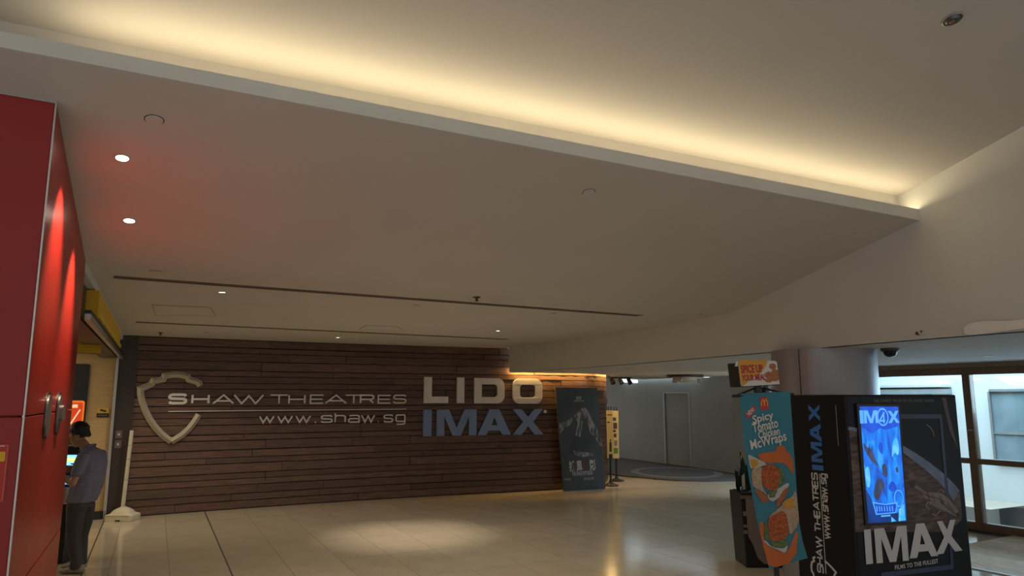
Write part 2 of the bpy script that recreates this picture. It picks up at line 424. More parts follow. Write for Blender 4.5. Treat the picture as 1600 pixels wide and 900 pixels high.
# lip of the cove
def LHf(x, y): return .068+.034*max(-.3, min(1.2, (V((x, y, 0))-LIP_A).dot(lipd)/6.9))
zl = lambda x, y: zsoff(x, y)
lp = [lipL, lipR, lipR+lipn*.02, lipL+lipn*.02]
trim2 = obj('trim_2', prism([(p.x, p.y) for p in lp], lambda x, y: zl(x, y)-.001, lambda x, y: zl(x, y)+LHf(x, y)), wallp, kind='structure')
BA = V((-2.506, 3.233, 0)); BB = V((3.663, 6.502, 0)); bd = (BB-BA).normalized(); bn = V((-bd.y, bd.x, 0))
BL = BA-bd*4.5; BR = BB+bd*.4
obj('wall_cove', prism([(p.x, p.y) for p in (BL, BR, BR+bn*.05, BL+bn*.05)], lambda x, y: zsoff(x, y)+.08, lambda x, y: zup(x, y)+.02), paint_up, kind='structure')
# slim cover rail along the cove, in butted lengths
L_tot = (BB-BA).length
zc = lambda x, y: zsoff(x, y)+LHf(x, y)+.012
cuts = [-3.9, -.1, .78, 2.6, 4.4, 6.3]
for i in range(len(cuts)-1):
    p = BA+bd*(cuts[i]+.004)-bn*.03; q = BA+bd*(cuts[i+1]-.004)-bn*.03
    obj('cover_rail', prism([(x.x, x.y) for x in (p, q, q+bn*.028, p+bn*.028)], lambda x, y: zc(x, y)+.015, lambda x, y: zc(x, y)+.05), paint, trim2)
# raised ceiling overhead
up = [BL+bn*.05, BR+bn*.05, V((5.9,1.2,0)), V((7,-2.5,0)), V((-9,-2.5,0))]
obj('ceiling.001', prism([(p.x, p.y) for p in up], zup, lambda x, y: zup(x, y)+.08), paint_up, kind='structure')
# curved bulkhead
vs = []; n = len(FV)
outn = []
for i in range(n):
    d = (FV[min(i+1, n-1)]-FV[max(i-1, 0)]).normalized(); outn.append(V((d.y, -d.x, 0)))
top = lambda p: (zup(p.x, p.y)+.03) if dist(p.x, p.y) > 2.3 else (zsoff(p.x, p.y)+.1 if dist(p.x, p.y) < 2.0 else zup(p.x, p.y)+.03)
for off in (0, .12):
    for zz in (0, 1):
        for i in range(n):
            p = FV[i]+outn[i]*off; vs.append(V((p.x, p.y, LOW if zz == 0 else top(FV[i]))))
fs = [(i+1, i, n+i, n+i+1) for i in range(n-1)] + [(2*n+i, 2*n+i+1, 3*n+i+1, 3*n+i) for i in range(n-1)]
fs += [(i, i+1, 2*n+i+1, 2*n+i) for i in range(n-1)] + [(n+i+1, n+i, 3*n+i, 3*n+i+1) for i in range(n-1)] + [(0, 2*n, 3*n, n), (n-1, 2*n-1, 4*n-1, 3*n-1)]
blk = fixn(obj('wall_bulkhead', (vs, fs), wallp, kind='structure'))
# repainted patch near the right edge of the bulkhead
pn = V((.917,.399,0)); pp0 = V((4.05,5.6,0))
fpl = (FV[12]-FV[6]).normalized(); fpn = V((fpl.y, -fpl.x, 0))
patch_px = [(1509,513),(1516,506),(1530,503),(1548,501),(1575,502),(1597,500),(1622,496),(1622,511),(1600,514),(1570,518),(1545,521),(1520,524),(1511,521)]
pq = [HIT(px, py, FV[12], fpn) for px, py in patch_px]
pw = mat('fresh_white_patch', (.86,.83,.76), .7, var=.05, scale=10)
obj('paint_patch', join(([v-fpn*.030 for v in pq], [tuple(range(len(pq)))])), pw, blk)
for (px, py, r) in ((1436,521,.016),(1443,518,.010),(1439,523,.008),(1331,0,0)):
    if r: q = HIT(px, py, FV[12], fpn)-fpn*.03; obj('scuff_mark', lathe([(r,0),(r*.6,.002)], q, -fpn, 7), joint, blk)
# low ceiling behind the bulkhead, held back from the timber wall for a light gap
low = [FV[i]+outn[i]*.03 for i in range(0, n)]
gap = [wsurf(s, 0, .16) for s in (S_X0+.05, S_X0+.5, S_X0+1.0, S_X0+1.5, S_X0+1.9, S_X0+2.3, S_X0+2.8, S_X0+3.6, S_X0+4.6)]
farw = [(2.9,24.0),(3.55,22.35),(4.65,20.1),(5.25,18.3),(5.8,17.2)]
low2 = [(p.x, p.y) for p in low] + [(p.x, p.y) for p in gap] + [(2.75,22.2)] + [(x-.42, y-.12) for x, y in farw[1:]] + [(5.9,16.6),(4.9,15.2),(7.6,10.2),(9.6,5.4),(9.6,1.9)]
obj('ceiling.002', prism(low2, LOW, LOW+.06), paint, kind='structure')
# upper lids above the two light gaps
obj('trim_3', prism([(p.x, p.y) for p in [wsurf(s, 0, .30) for s in (S_X0+.02, S_X0+1, S_X0+2, S_X0+3, S_X0+4.4)]]+[(p.x, p.y) for p in [wsurf(s, 0, -.1) for s in (S_X0+4.4, S_X0+3, S_X0+2, S_X0+1, S_X0+.02)]], LOW+.24, LOW+.28), paint, kind='structure')
fN2 = V((.87,.49,0))
# far wall with a recessed door
far = empty('wall_far', (4.6, 20.5, 0), kind='structure')
FW = [V((2.85,24.4,0)), V((3.87,22.15,0)), V((4.98,20.0,0)), V((5.62,18.35,0)), V((6.3,16.8,0))]
def wallseg(p, q, z0, z1, th=.15):
    d = (q-p).normalized(); nn = V((-d.y, d.x, 0))
    if nn.x < 0: nn = -nn
    return obox(V((p.x, p.y, z0)), q-p, nn*th, (0,0,z1-z0))
dL = HIT(1037, 680, FW[1], V((.889,.459,0))); dR = HIT(1078, 680, FW[1], V((.889,.459,0)))
fdir = (FW[2]-FW[1]).normalized(); fnn = V((-fdir.y, fdir.x, 0))
if fnn.x < 0: fnn = -fnn
def onF(px): 
    r = ray(px, 680); k = r.x/r.y; t = (FW[1].x-k*FW[1].y)/(k*fdir.y-fdir.x); return FW[1]+fdir*t
dL, dR = onF(1038), onF(1078.5); DT = 2.09
obj('wall_panel', join(wallseg(FW[0], FW[1], 0, 2.9), wallseg(FW[1], dL, 0, 2.9), wallseg(dL, dR, DT, 2.9), wallseg(dR, FW[2], 0, 2.9), wallseg(FW[2], FW[3], 0, 2.9), wallseg(FW[3], FW[4], 0, 2.9)), farp, far)
door = empty('door_1', dL, kind='structure')
obj('door_leaf', obox(dL+fnn*.045, dR-dL, fnn*.04, (0,0,DT)), farp, door)
obj('door_frame', join(obox(dL+fnn*.0-fdir*.0, fdir*.035, fnn*.05, (0,0,DT)), obox(dR, -fdir*.02, fnn*.05, (0,0,DT)), obox(dL+V((0,0,DT-.02)), dR-dL, fnn*.05, (0,0,.02))), mat('door_frame_metal', (.34,.34,.33), .3, metal=.5), door)
obj('threshold', obox(dL-fnn*.1-fdir*.2, fdir*((dR-dL).length+.3), fnn*.1, (0,0,.035)), black, door)
obj('baseboard_far', join(*[obox(FW[i]-fnn*.012, FW[i+1]-FW[i], fnn*.012, (0,0,.06)) for i in range(4)]), dk, kind='structure')
obj('trim_4', prism([(1.9,22.0),(2.6,25),(6.6,18),(6.6,16.2),(5.9,16.4),(4.3,19.5)], 2.86, 2.92), paint, kind='structure')
light('far_cove_strip', 'AREA', (FW[1]+FW[2])/2-fnn*.07+V((0,0,2.58)), 10, (.66,.84,1.0), (0,0,-1), (4.0, .05), up=fdir)

# --- red wall, clad with panels
wall_left = empty('wall_left', RC, kind='structure')
nD = V((-.866,-.5,0))                      # near face runs off to the left, out of the picture
fn2 = V((.5,-.866,0))
RL = 2.17                                  # depth of the red wall up to its far end
core = [RC-fN*.03-fn2*.03, RC+fD*RL-fN*.03, RC+fD*RL+nD*1.6, RC+nD*2.6-fn2*.4, RC+nD*2.6-fn2*.03]
obj('core', prism([(p.x, p.y) for p in core], 0, lambda x, y: zsoff(x, y)-.0), redm, wall_left)
def vpanel(name, p, q, nn, zs, m, th=.02):
    """cladding panel between plan points p and q; zs = (z0, z1) or z1 'top'"""
    z0, z1 = zs; a, b = p-nn*.03, q-nn*.03
    f1 = (lambda x, y: zsoff(x, y)-.012) if z1 == 'top' else z1
    return obj(name, prism([(v.x, v.y) for v in (a, b, b+nn*.03, a+nn*.03)], z0, f1), m, wall_left)
for z0, z1 in ((.02, 1.005), (1.012, 1.857), (1.864, 'top')):
    bevel(vpanel('panel', RC+fD*.007, RC+fD*RL, fN, (z0, z1), red), .003, 1)
    bevel(vpanel('panel', RC+nD*.007, RC+nD*1.30, fn2, (z0, z1), redm), .003, 1)
    bevel(vpanel('panel', RC+nD*1.306, RC+nD*2.6, fn2, (z0, z1), redm), .003, 1)
obj('corner_bead', prism([(v.x, v.y) for v in (RC+fD*.006-fN*.01, RC+fD*.006+fN*.002, RC+fn2*.003+fN*.002, RC+fn2*.003+nD*.006, RC+nD*.006-fn2*.01)], .0, lambda x, y: zsoff(x, y)-.01), alu, wall_left, label='thin silver corner bead')
obj('top_bead', prism([(v.x, v.y) for v in (RC+fn2*.004, RC+nD*2.6+fn2*.004, RC+nD*2.6-fn2*.02, RC-fn2*.02)], lambda x, y: zsoff(x, y)-.014, lambda x, y: zsoff(x, y)), alu, wall_left, label='thin grey top bead')
rsurf = lambda u, v, o: RC + fD*u + fN*o + V((0,0,v))
def rpx(px, py):
    h = HIT(px, py, RC, fN); return ((h-RC).dot(fD), h.z)
for k, (px, y0, y1, wpx_) in enumerate(((72.5, 617, 681, .19), (89.5, 617, 675, .19))):
    u, _ = rpx(px, 648); z1 = rpx(px, y0)[1]; z0 = rpx(px, y1)[1]
    pl = rrect(u-wpx_/2, z0, u+wpx_/2, z1, .075, 8)
    pt = bevel(obj('handle_plate', lay(fill([pl]), rsurf, 0, .014), chrome, wall_left, label='long oval grey metal plate with rounded ends'), .008, 3)
    obj('back_plate', lay(fill([rrect(u-wpx_/2-.015, z0-.015, u+wpx_/2+.015, z1+.015, .085, 8)]), rsurf, 0, .006), black, pt)
    if k == 1: bevel(obj('lock_box', lay(fill([rrect(u-.055, 1.80, u+.085, 1.90, .02, 4)]), rsurf, .014, .035), chrome, pt, label='small square metal latch box on the oval plate'), .005, 2)
# poster on the near face
nsurf = lambda u, v, o: RC + nD*u + fn2*o + V((0,0,v))
pr = obj('poster', lay(fill([rrect(.045, 1.47, .62, 1.735, .01, 2)]), nsurf, .001, .004), mat('bright_red_poster', (.50,.02,.012), .4), None,
    label='red poster with yellow block at left edge of the picture on the red wall', cat='poster')
obj('print', lay(fill([rrect(.058, 1.655, .16, 1.700, .004, 2)]), nsurf, .005, .006), yellow, pr, label='yellow printed block')
obj('lettering', lay(fit(text('er', .02), .135, .062, 1.712, 1.728), nsurf, .005, .006), white_print, pr, label='white letters er')
obj('border', lay(ribbon([(.052,1.477),(.613,1.477),(.613,1.728),(.052,1.728)], .002, True), nsurf, .0045, .0055), mat('pale_red_line', (.7,.25,.2), .5), pr)
light('red_wall_downlight', 'SPOT', (-2.29, 4.0, 3.325), 190, (1.0,.84,.66), (-.40,-.20,-1), angle=62, blend=.9, soft=.02)
light('red_wall_downlight', 'SPOT', (-2.64, 4.775, 3.145), 190, (1.0,.84,.66), (-.40,-.20,-1), angle=62, blend=.9, soft=.02)

# --- shop front beyond the red wall
shop_l = RL
def fpt(d, z, o=0.0): return RC+fD*d+fN*o+V((0,0,z))
FE = 9.42                                   # where the shop front ends at the timber wall
wf = empty('wall_shop_front', fpt(5, 0), kind='structure')
obj('bulkhead', obox(fpt(shop_l+.02, 2.91, -.30), fD*(FE-shop_l), fN*.30, (0,0,.078)), wallp, wf)
obj('header_strip', obox(fpt(shop_l+.02, 2.60, -.30), fD*(FE-shop_l+.05), fN*.24, (0,0,.33)), darkbrown, wf)
# end post beside the timber wall (faces the lobby)
W0 = V((-6.40,12.13,0)); wd = V((.8187,.5742,0)); wn = V((.5742,-.8187,0))
q0 = AT(164.5, 690, 11.96); 
pw0 = W0 - wd*.27
obj('end_post', prism([(p.x, p.y) for p in (pw0+wn*.05, W0+wn*.05+wd*.012, W0-wn*.2+wd*.012, pw0-wn*.2)], 0, CEIL), darkbrown, wf)
pj = pw0 + wn*.06
obj('jamb_track', join(obox(pj-wd*.035, wd*.014, wn*.03, (0,0,2.62)), obox(pj-wd*.012, wd*.014, wn*.03, (0,0,2.62))), alu, wf, label='pale metal door track on the jamb')
plsurf = lambda u, v, o: pw0 + wd*u + wn*(.05+o) + V((0,0,v))
sg = empty('switch_plate', plsurf(.09, 1.05, 0), 'pair of small square plates on the dark post left of the timber wall', 'switch')
for zz in (1.12, 1.28):
    pl = bevel(obj('plate', lay(fill([rrect(.045, zz, .145, zz+.13, .006, 2)]), plsurf, 0, .012), mat('brown_grey_plate', (.16,.12,.10), .4, metal=.4), sg), .003, 1)
    obj('button', lay(fill([rrect(.08, zz+.045, .11, zz+.085, .006, 2)]), plsurf, .012, .017), alu, pl)
# interior
tanw = [V((-11.0, 8.9, 0)), pw0-wd*.0+V((0,.02,0))]
iw = empty('wall_shop_back', (-7.5, 11.3, 0), kind='structure')
isurf = lambda u, v, o: pw0 - wd*u + wn*o + V((0,0,v))
obj('laminate_panel', join(*[obox(isurf(u0, 0, -.06), -wd*(u1-u0-.004), wn*.06, (0,0,2.66)) for u0, u1 in ((0,.86),(.86,1.8),(1.8,2.8),(2.8,3.8),(3.8,4.8))]), tan, iw)
obj('baseboard_shop', obox(isurf(0, 0, 0), -wd*4.6, wn*.02, (0,0,.13)), black, kind='structure')
bevel(obj('door_panel', obox(isurf(.40, .13, .0), -wd*.80, wn*.03, (0,0,2.35)), black, iw), .004, 1)
obj('head_strip', obox(isurf(.42, 2.485, .0), -wd*.76, wn*.02, (0,0,.01)), darkbrown, iw)
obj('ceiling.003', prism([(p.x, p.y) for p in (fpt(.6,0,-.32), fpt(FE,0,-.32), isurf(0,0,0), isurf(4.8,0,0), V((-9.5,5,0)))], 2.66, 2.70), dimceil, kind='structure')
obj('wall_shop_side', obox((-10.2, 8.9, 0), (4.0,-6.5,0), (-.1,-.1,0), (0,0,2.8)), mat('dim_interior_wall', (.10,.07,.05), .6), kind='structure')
# yellow sign along the shop front
ys = empty('shop_sign', fpt(5, 2.66), 'long plain golden yellow sign box above the shop entrance beside the red wall', 'sign')
yA, yB = 3.23, 7.62
bevel(obj('face_panel', obox(fpt(yA, 2.70, -.06), fD*(yB-yA), fN*.10, (0,0,.20)), yellow, ys), .004, 1)
obj('lower_edge', obox(fpt(yA, 2.655, -.06), fD*(yB-yA), fN*.12, (0,0,.045)), mat('bright_yellow_edge', (.80,.52,.03), .45), ys, label='brighter yellow lower edge')
obj('end_panel', obox(fpt(yA, 2.655, .04), -fN*1.5, -fD*.04, (0,0,.245)), yellow, ys)
iy = obj('end_panel', obox(fpt(6.2, 2.50, -.10), -fN*2.6, -fD*.05, (0,0,.20)), yellow, ys)
tr = empty('door_track', fpt(4, 2.56), 'long grey metal sliding door track running under the yellow sign', 'rail')
bevel(obj('rail', obox(fpt(2.45, 2.560, .0), fD*6.66, fN*.045, (0,0,.055)), alu, tr), .004, 1)
obj('cover_strip', obox(fpt(2.45, 2.616, .0), fD*6.7, fN*.05, (0,0,.025)), black, tr)
light('shop_light', 'AREA', (-8.0, 8.8, 2.6), 62, (1.0,.82,.50), (.2,.1,-1), (1.6, 2.4))
light('shop_light', 'AREA', (-7.3, 10.5, 2.6), 16, (1.0,.80,.45), (.1,.2,-1), (1.2, 1.0))

# --- round pillar
pc = V((3.50, 8.02, 0)); pr_ = .548
pil = empty('column', pc, 'round grey metal clad column behind the black display box', 'column')
def parc(a0, a1, z0, z1, r, n=26):
    pts = [(pc.x+r*math.cos(math.radians(a0+(a1-a0)*k/n)), pc.y+r*math.sin(math.radians(a0+(a1-a0)*k/n))) for k in range(n+1)]
    inn = [(pc.x+(r-.02)*math.cos(math.radians(a0+(a1-a0)*k/n)), pc.y+(r-.02)*math.sin(math.radians(a0+(a1-a0)*k/n))) for k in range(n, -1, -1)]
    P = pts+inn; m = len(P); vs = [(x, y, zz) for zz in (z0, z1) for x, y in P]
    fs = [(i, (i+1) % m, m+(i+1) % m, m+i) for i in range(m)]
    for k in range(n): fs += [(k+1, k, m-1-k, m-2-k), (m+k, m+k+1, 2*m-2-k, 2*m-1-k)]
    return vs, fs
obj('core', lathe([(pr_-.025, 0), (pr_-.025, LOW-.0005)], pc, n=40), black, pil)
seam = 360-139.0
for a0_, a1_ in ((seam+.6, seam+119.4), (seam+120.6, seam+239.4), (seam+240.6, seam+359.4)):
    fixn(obj('cladding_panel', parc(a0_, a1_, .01, LOW-.001, pr_), pillar_m, pil, smooth=False))

# --- window wall on the right
wb = V((-.5, .866, 0)); WP = V((6.96, 10.94, 0)); wo = V((.866, .5, 0))        # outwards
win = empty('window_1', WP, kind='structure')
def wbox(u0, u1, z0, z1, o0, o1): return obox(WP+wb*u0+wo*o0+V((0,0,z0)), wb*(u1-u0), wo*(o1-o0), (0,0,z1-z0))
UL, UR = 3.86, -7.5
muls = [(0.0, 2.0), (-1.9, 1.0), (-3.8, 1.0), (-5.7, 1.0), (1.9, 1.0), (3.8, 1.0)]
for i, (u, _) in enumerate(muls):
    bevel(obj('mullion', wbox(u-.055, u+.055, 0, 2.32, -.05, .07), brownframe, win), .004, 1)
    if i == 0: obj('mullion_bracket', wbox(-.035, .035, 1.455, 1.467, -.056, -.05), alu, win)
bevel(obj('head_rail', wbox(UR, UL, 2.29, 2.40, -.07, .07), brownframe, win), .004, 1)
bevel(obj('sill_rail', wbox(UR, UL, 0, .115, -.06, .07), brownframe, win), .004, 1)
us = sorted([u for u, _ in muls]+[UR, UL])
g = bpy.data.materials.new('tinted_glass'); g.use_nodes = True; nt = g.node_tree; nt.nodes.remove(nt.nodes['Principled BSDF'])
tr_ = nt.nodes.new('ShaderNodeBsdfTransparent'); tr_.inputs[0].default_value = (.86,.93,.95,1); gl_ = nt.nodes.new('ShaderNodeBsdfGlossy'); gl_.inputs['Roughness'].default_value = .02
mx_ = nt.nodes.new('ShaderNodeMixShader'); fr_ = nt.nodes.new('ShaderNodeFresnel'); fr_.inputs[0].default_value = 1.45
nt.links.new(fr_.outputs[0], mx_.inputs[0]); nt.links.new(tr_.outputs[0], mx_.inputs[1]); nt.links.new(gl_.outputs[0], mx_.inputs[2]); nt.links.new(mx_.outputs[0], nt.nodes['Material Output'].inputs[0])
for i in range(len(us)-1):
    u0, u1 = us[i]+.055, us[i+1]-.055
    if i == 0: u0 = us[i]
    if i == len(us)-2: u1 = us[i+1]
    bevel(obj('transom', wbox(u0, u1, .965, 1.045, -.045, .06), brownframe, win), .004, 1)
    obj('pane', wbox(u0, u1, .115, .965, .0, .008), g, win)
    obj('pane', wbox(u0, u1, 1.045, 2.29, .0, .008), g, win)
obj('trim_5', wbox(UR, UL, 2.40, LOW-.001, -.09, .10), mat('taupe_head_trim', (.24,.19,.15), .5, var=.1), kind='structure')
# timber-look floor strip by the window
ws = empty('trim_6', (6, 8.9, 0), kind='structure')
fwm = mat('pale_oak_floor', (.56,.36,.22), .7, var=.22, scale=3, stretch=(5,1.5,1), rand=.10)
lineP = V((5.35, 8.45, 0))
wW = (WP-wo*.06-lineP).dot(wo)
npl = 9
for k in range(npl):
    o = lineP + wo*(.05+(wW-.05)/npl*k)
    obj('floorboard', obox(o+wb*(-6.5)+V((0,0,.0005)), wb*7.4, wo*((wW-.05)/npl-.003), (0,0,.010)), fwm, ws)
obj('edge_strip', obox(lineP+wb*(-6.5)+V((0,0,.0005)), wb*7.4, wo*.045, (0,0,.012)), white, ws, label='pale metal edge strip')
# courtyard outside
cy = empty('wall_outside', WP+wo*5, kind='structure')
ext = mat('pale_blue_grey_render', (.62,.68,.70), .7, var=.03, scale=2)
oD = 3.6
def cbox(u0, u1, z0, z1, o0, o1): return wbox(u0, u1, z0, z1, oD+o0, oD+o1)
esurf_n = wo
def epx(px, py):
    h = HIT(px, py, WP+wo*oD, wo); return ((h-WP).dot(wb), h.z)
obj('facade', cbox(-9, 14, -2.6, 3.6, 0, .2), ext, cy)
obj('ground', obox(WP+wb*(-9)+wo*.1+V((0,0,-2.6)), wb*23, wo*(oD-.1), (0,0,.19)), mat('courtyard_paving', (.5,.48,.44), .7), cy)
u_l, z_t = epx(1549, 612); _, z_b = epx(1556, 717)
u_r = u_l-3.2
ew = empty('window_2', WP+wo*oD+wb*(u_l-1.6)+V((0,0,z_b)), kind='structure')
glz = mat('grey_blue_glazing', (.20,.28,.32), .12, var=.25, scale=2)
obj('pane', cbox(u_r, u_l, z_b, z_t, -.03, -.01), glz, ew)
zm = epx(1560, 676)[1]
for nm, a in (('frame_rail', (u_r, u_l, z_t, z_t+.05, -.10, 0)), ('frame_rail', (u_r, u_l, zm-.025, zm+.025, -.06, -.01)), ('frame_rail', (u_r, u_l, z_b-.04, z_b, -.10, 0)), ('frame_rail', (u_l, u_l+.04, z_b, z_t, -.08, 0))):
    obj(nm, cbox(*a), mat('grey_frame', (.22,.25,.26), .4), ew)
b_u, b_t = epx(1563, 791)
bx = obj('vent_panel', cbox(b_u-2.4, b_u, b_t-1.3, b_t, -.06, -.005), mat('slate_panel', (.05,.075,.10), .5, var=.12), cy, label='dark slate coloured panel low on the outside wall')
lu0, lz0 = epx(1378, 609); lu1, lz1 = epx(1487, 609)
ld = empty('ledge', WP+wo*oD+V((0,0,lz0-.2)), kind='structure')
obj('canopy', cbox(lu1, lu0+1.5, lz0-.10, lz0, -.35, 0), mat('grey_green_rail', (.30,.36,.38), .5), ld)
obj('canopy_edge', cbox(lu1, lu0+1.5, lz0+.04, lz0+.09, -.38, 0), ext, ld)
for px in (1383, 1453):
    u = epx(px, 612)[0]; obj('bracket', cbox(u-.04, u+.04, lz0-.28, lz0-.10, -.3, 0), mat('grey_green_rail', (.3,.36,.38)), ld)

# ================================================================ SIGNS ON THE TIMBER WALL
OFF = .042
def wbox_px(x0, y0, x1, y1):
    """picture box -> box on the timber wall (s0, z0, s1, z1)"""
    s0, _ = wpx(x0, (y0+y1)/2); s1, _ = wpx(x1, (y0+y1)/2); z1 = wpx((x0+x1)/2, y0)[1]; z0 = wpx((x0+x1)/2, y1)[1]
    return s0, z0, s1, z1
def Z3(x, y): return 200+x/3.478, 560+y/3.478               # first sign measured in an enlargement
def stroke_letter(ch, box, wd_, parent, o0, o1, m, surf, sy=1.0):
    x0, y0, x1, y1 = box; P = []
    for pl in GL[ch]: P.append(lay(ribbon([(x0+p[0]*(x1-x0), y0+p[1]*(y1-y0)) for p in pl], wd_), surf, o0, o1))
    return fixn(obj('letter', join(*P), m, parent))
ts = empty('theatre_sign', wsurf(2.6, 1.5, OFF), 'silver sign reading SHAW THEATRES and www.shaw.sg beside an open shield outline', 'sign')
LT = [('S',216,320,190,250,.046),('H',342,441,193,249,.034),('A',457,575,195,249,.028),('W',570,735,195,249,.027),('T',768,866,196,248,.022),('H',868,960,196,248,.024),
      ('E',984,1060,196,247,.024),('A',1066,1185,196,247,.024),('T',1176,1268,197,247,.022),('R',1255,1333,196,246,.030),('E',1352,1425,198,246,.024),('S',1436,1508,197,245,.026)]
for ch, a, b, t, d, wd_ in LT:
    x0, y0 = Z3(a, t); x1, y1 = Z3(b, d); B = wbox_px(x0, y0, x1, y1)
    stroke_letter(ch, (B[0]+wd_/2, B[1]+wd_/2, B[2]-wd_/2, B[3]-wd_/2), wd_, ts, OFF-.01, OFF+.03, silver, wsurf)
p0 = wpx(*Z3(218, 288)); p1 = wpx(*Z3(1508, 275.5))
obj('underline', lay(ribbon([p0, p1], .014), wsurf, OFF-.01, OFF+.02), silver, ts)
UT = [('w',708,792),('w',806,892),('w',905,990),('.',1008,1023),('s',1044,1108),('h',1118,1180),('a',1192,1255),('w',1262,1338),('.',1351,1361),('s',1384,1437),('g',1449,1503)]
for ch, a, b in UT:
    f_ = (a-705)/800; x0, y0 = Z3(a, 311-8*f_); x1, y1 = Z3(b, 352-5*f_); B = wbox_px(x0, y0, x1, y1)
    stroke_letter(ch, (B[0]+.013, B[1]+.013, B[2]-.013, B[3]-.013), .025 if ch != '.' else .034, ts, OFF-.01, OFF+.025, silver, wsurf)
# shield: a band with a raised ridge
def ZS(x, y): return 200+x/6.43, 570+y/6.43
SH1 = [(722,212),(706,180),(668,163),(610,150),(594,118),(540,104),(480,98),(420,104),(366,112),(352,146),(300,156),(252,158),(236,194),(180,218),(122,242),(124,300),(140,370),(172,460),(215,545),(270,625),(330,690),(385,735),(432,768)]
SH2 = [(432,768),(480,742),(545,700),(610,640),(665,570),(708,500)]
def ridge(pts, wd_, hgt):
    a, _ = ribbon(pts, wd_, seg=9); n = len(a)//2
    mid = pts; vs = [wsurf(p[0], p[1], OFF-.01) for p in a[:n]] + [wsurf(p[0], p[1], OFF+.012) for p in a[:n]] + [wsurf(p[0], p[1], OFF+hgt) for p in mid] + [wsurf(p[0], p[1], OFF+.012) for p in a[n:]] + [wsurf(p[0], p[1], OFF-.01) for p in a[n:]]
    fs = []
    for i in range(n-1):
        for r in range(4): fs.append((r*n+i, r*n+i+1, (r+1)*n+i+1, (r+1)*n+i))
    fs += [tuple(r*n for r in range(5)), tuple(r*n+n-1 for r in range(5))]
    return vs, fs
shield_m = mat('pale_gold_metal', (.66,.60,.48), .36, metal=.4, var=.06)
fixn(obj('shield_band', join(ridge([wpx(*ZS(*p)) for p in SH1], .105, .075), ridge([wpx(*ZS(*p)) for p in SH2], .105, .075)), shield_m, ts, label='pale metal shield outline open on its right side'))
# cinema hall letters
ls = empty('lido_letters', wsurf(7.7, 1.8, OFF), 'four raised pale grey letters reading LIDO on the timber wall', 'sign')
im = empty('imax_letters', wsurf(7.7, 1.4, OFF), 'four raised slate blue letters reading IMAX below the pale LIDO letters', 'sign')
def Z7(x, y): return 640+x/7.273, 580+y/7.273
def heavy(ch, box, surf, o0, o1, m, parent, nm='letter'):
    x0, y0, x1, y1 = box
    if ch in HEAVY: loops = [[(x0+p[0]*(x1-x0), y0+p[1]*(y1-y0)) for p in lp] for lp in HEAVY[ch]]
    else:
        w_ = x1-x0; h_ = y1-y0; r = min(w_, h_)*.30; tw_ = w_*.24; th_ = h_*.25; c = (1,1,1,1) if ch == 'O' else (1,0,0,1)
        loops = [rrect(x0, y0, x1, y1, r, 7, c), rrect(x0+tw_, y0+th_, x1-tw_, y1-th_, r*.42, 5, c)]
    return fixn(obj(nm, lay(fill(loops), surf, o0, o1), m, parent))
for ch, a, b, t, d in (('L',150,426,68,362),('I',525,607,72,362),('D',722,1062,80,365),('O',1156,1491,86,370)):
    B = wbox_px(*Z7(a, t), *Z7(b, d)); heavy(ch, B, wsurf, OFF, OFF+.055, whiteletter, ls)
for ch, a, b, t, d in (('I',143,236,436,738),('M',295,745,434,730),('A',757,1136,432,722),('X',1156,1502,431,718)):
    B = wbox_px(*Z7(a, t), *Z7(b, d)); heavy(ch, B, wsurf, OFF, OFF+.05, blueletter, im)
q = wpx(*Z7(1528, 457)); obj('round_mark', lay(fill([arc(q[0], q[1], .033, .033, 0, 348, 16)]), wsurf, OFF, OFF+.03), whiteletter, im)
# light in the gap above the timber wall
gp = [wsurf(s, LOW+.10, .11) for s in (S_X0+.10, S_X0+.95, S_X0+1.8, S_X0+2.7, S_X0+4.0)]
for i in range(4):
    a_, b_ = gp[i], gp[i+1]; sdir = (b_-a_).normalized(); nn_ = V((-sdir.y, sdir.x, 0))
    light('wall_gap_strip', 'AREA', (a_+b_)/2, 22*(b_-a_).length, (1.0,.62,.18), (nn_.x*.35, nn_.y*.35, -1), ((b_-a_).length, .03), up=sdir)
light('wall_gap_spot', 'SPOT', wsurf(S_X0-.16, 2.93, .14), 4, (1.0,.66,.30), (0,.12,-1), angle=40, blend=1, soft=.02)

# ================================================================ LARGE DARK FILM POSTER LEANING ON THE TIMBER WALL
pb0 = V((1.075, 15.40, 0)); pb1 = V((2.02, 15.86, 0)); pdx = (pb1-pb0); pw_ = pdx.length; pdx = pdx/pw_; pnn = V((pdx.y, -pdx.x, 0))
tl_ = AT(870.5, 608, 15.62); ph = 2.16
lean = .10
psurf = lambda u, v, o: pb0 + pdx*(u - .115*v/ph) + pnn*(o - lean*v/ph) + V((0,0,v))
pst = mat('dark_teal_poster', (.060,.072,.085), .35, var=.35, scale=1.5)
po = fixn(obj('poster_board', lay(cutgrid(([(0,0),(pw_,0),(pw_,ph),(0,ph)], [(0,1,2,3)]), .5), psurf, 0, .018), pst,
     label='tall dark film poster board leaning on the curved timber wall right of the blue letters', cat='poster'))
gm = bpy.data.materials.new('brushed_white_print'); gm.use_nodes = True; nt = gm.node_tree; bs = nt.nodes['Principled BSDF']; bs.inputs['Roughness'].default_value = .5
tc = nt.nodes.new('ShaderNodeTexCoord'); mp = nt.nodes.new('ShaderNodeMapping'); mp.inputs['Scale'].default_value = (6,6,2.4); mp.inputs['Rotation'].default_value = (0,.5,0)
nz = nt.nodes.new('ShaderNodeTexNoise'); nz.inputs['Scale'].default_value = 2.2; nz.inputs['Detail'].default_value = 7; nz.inputs['Distortion'].default_value = .8
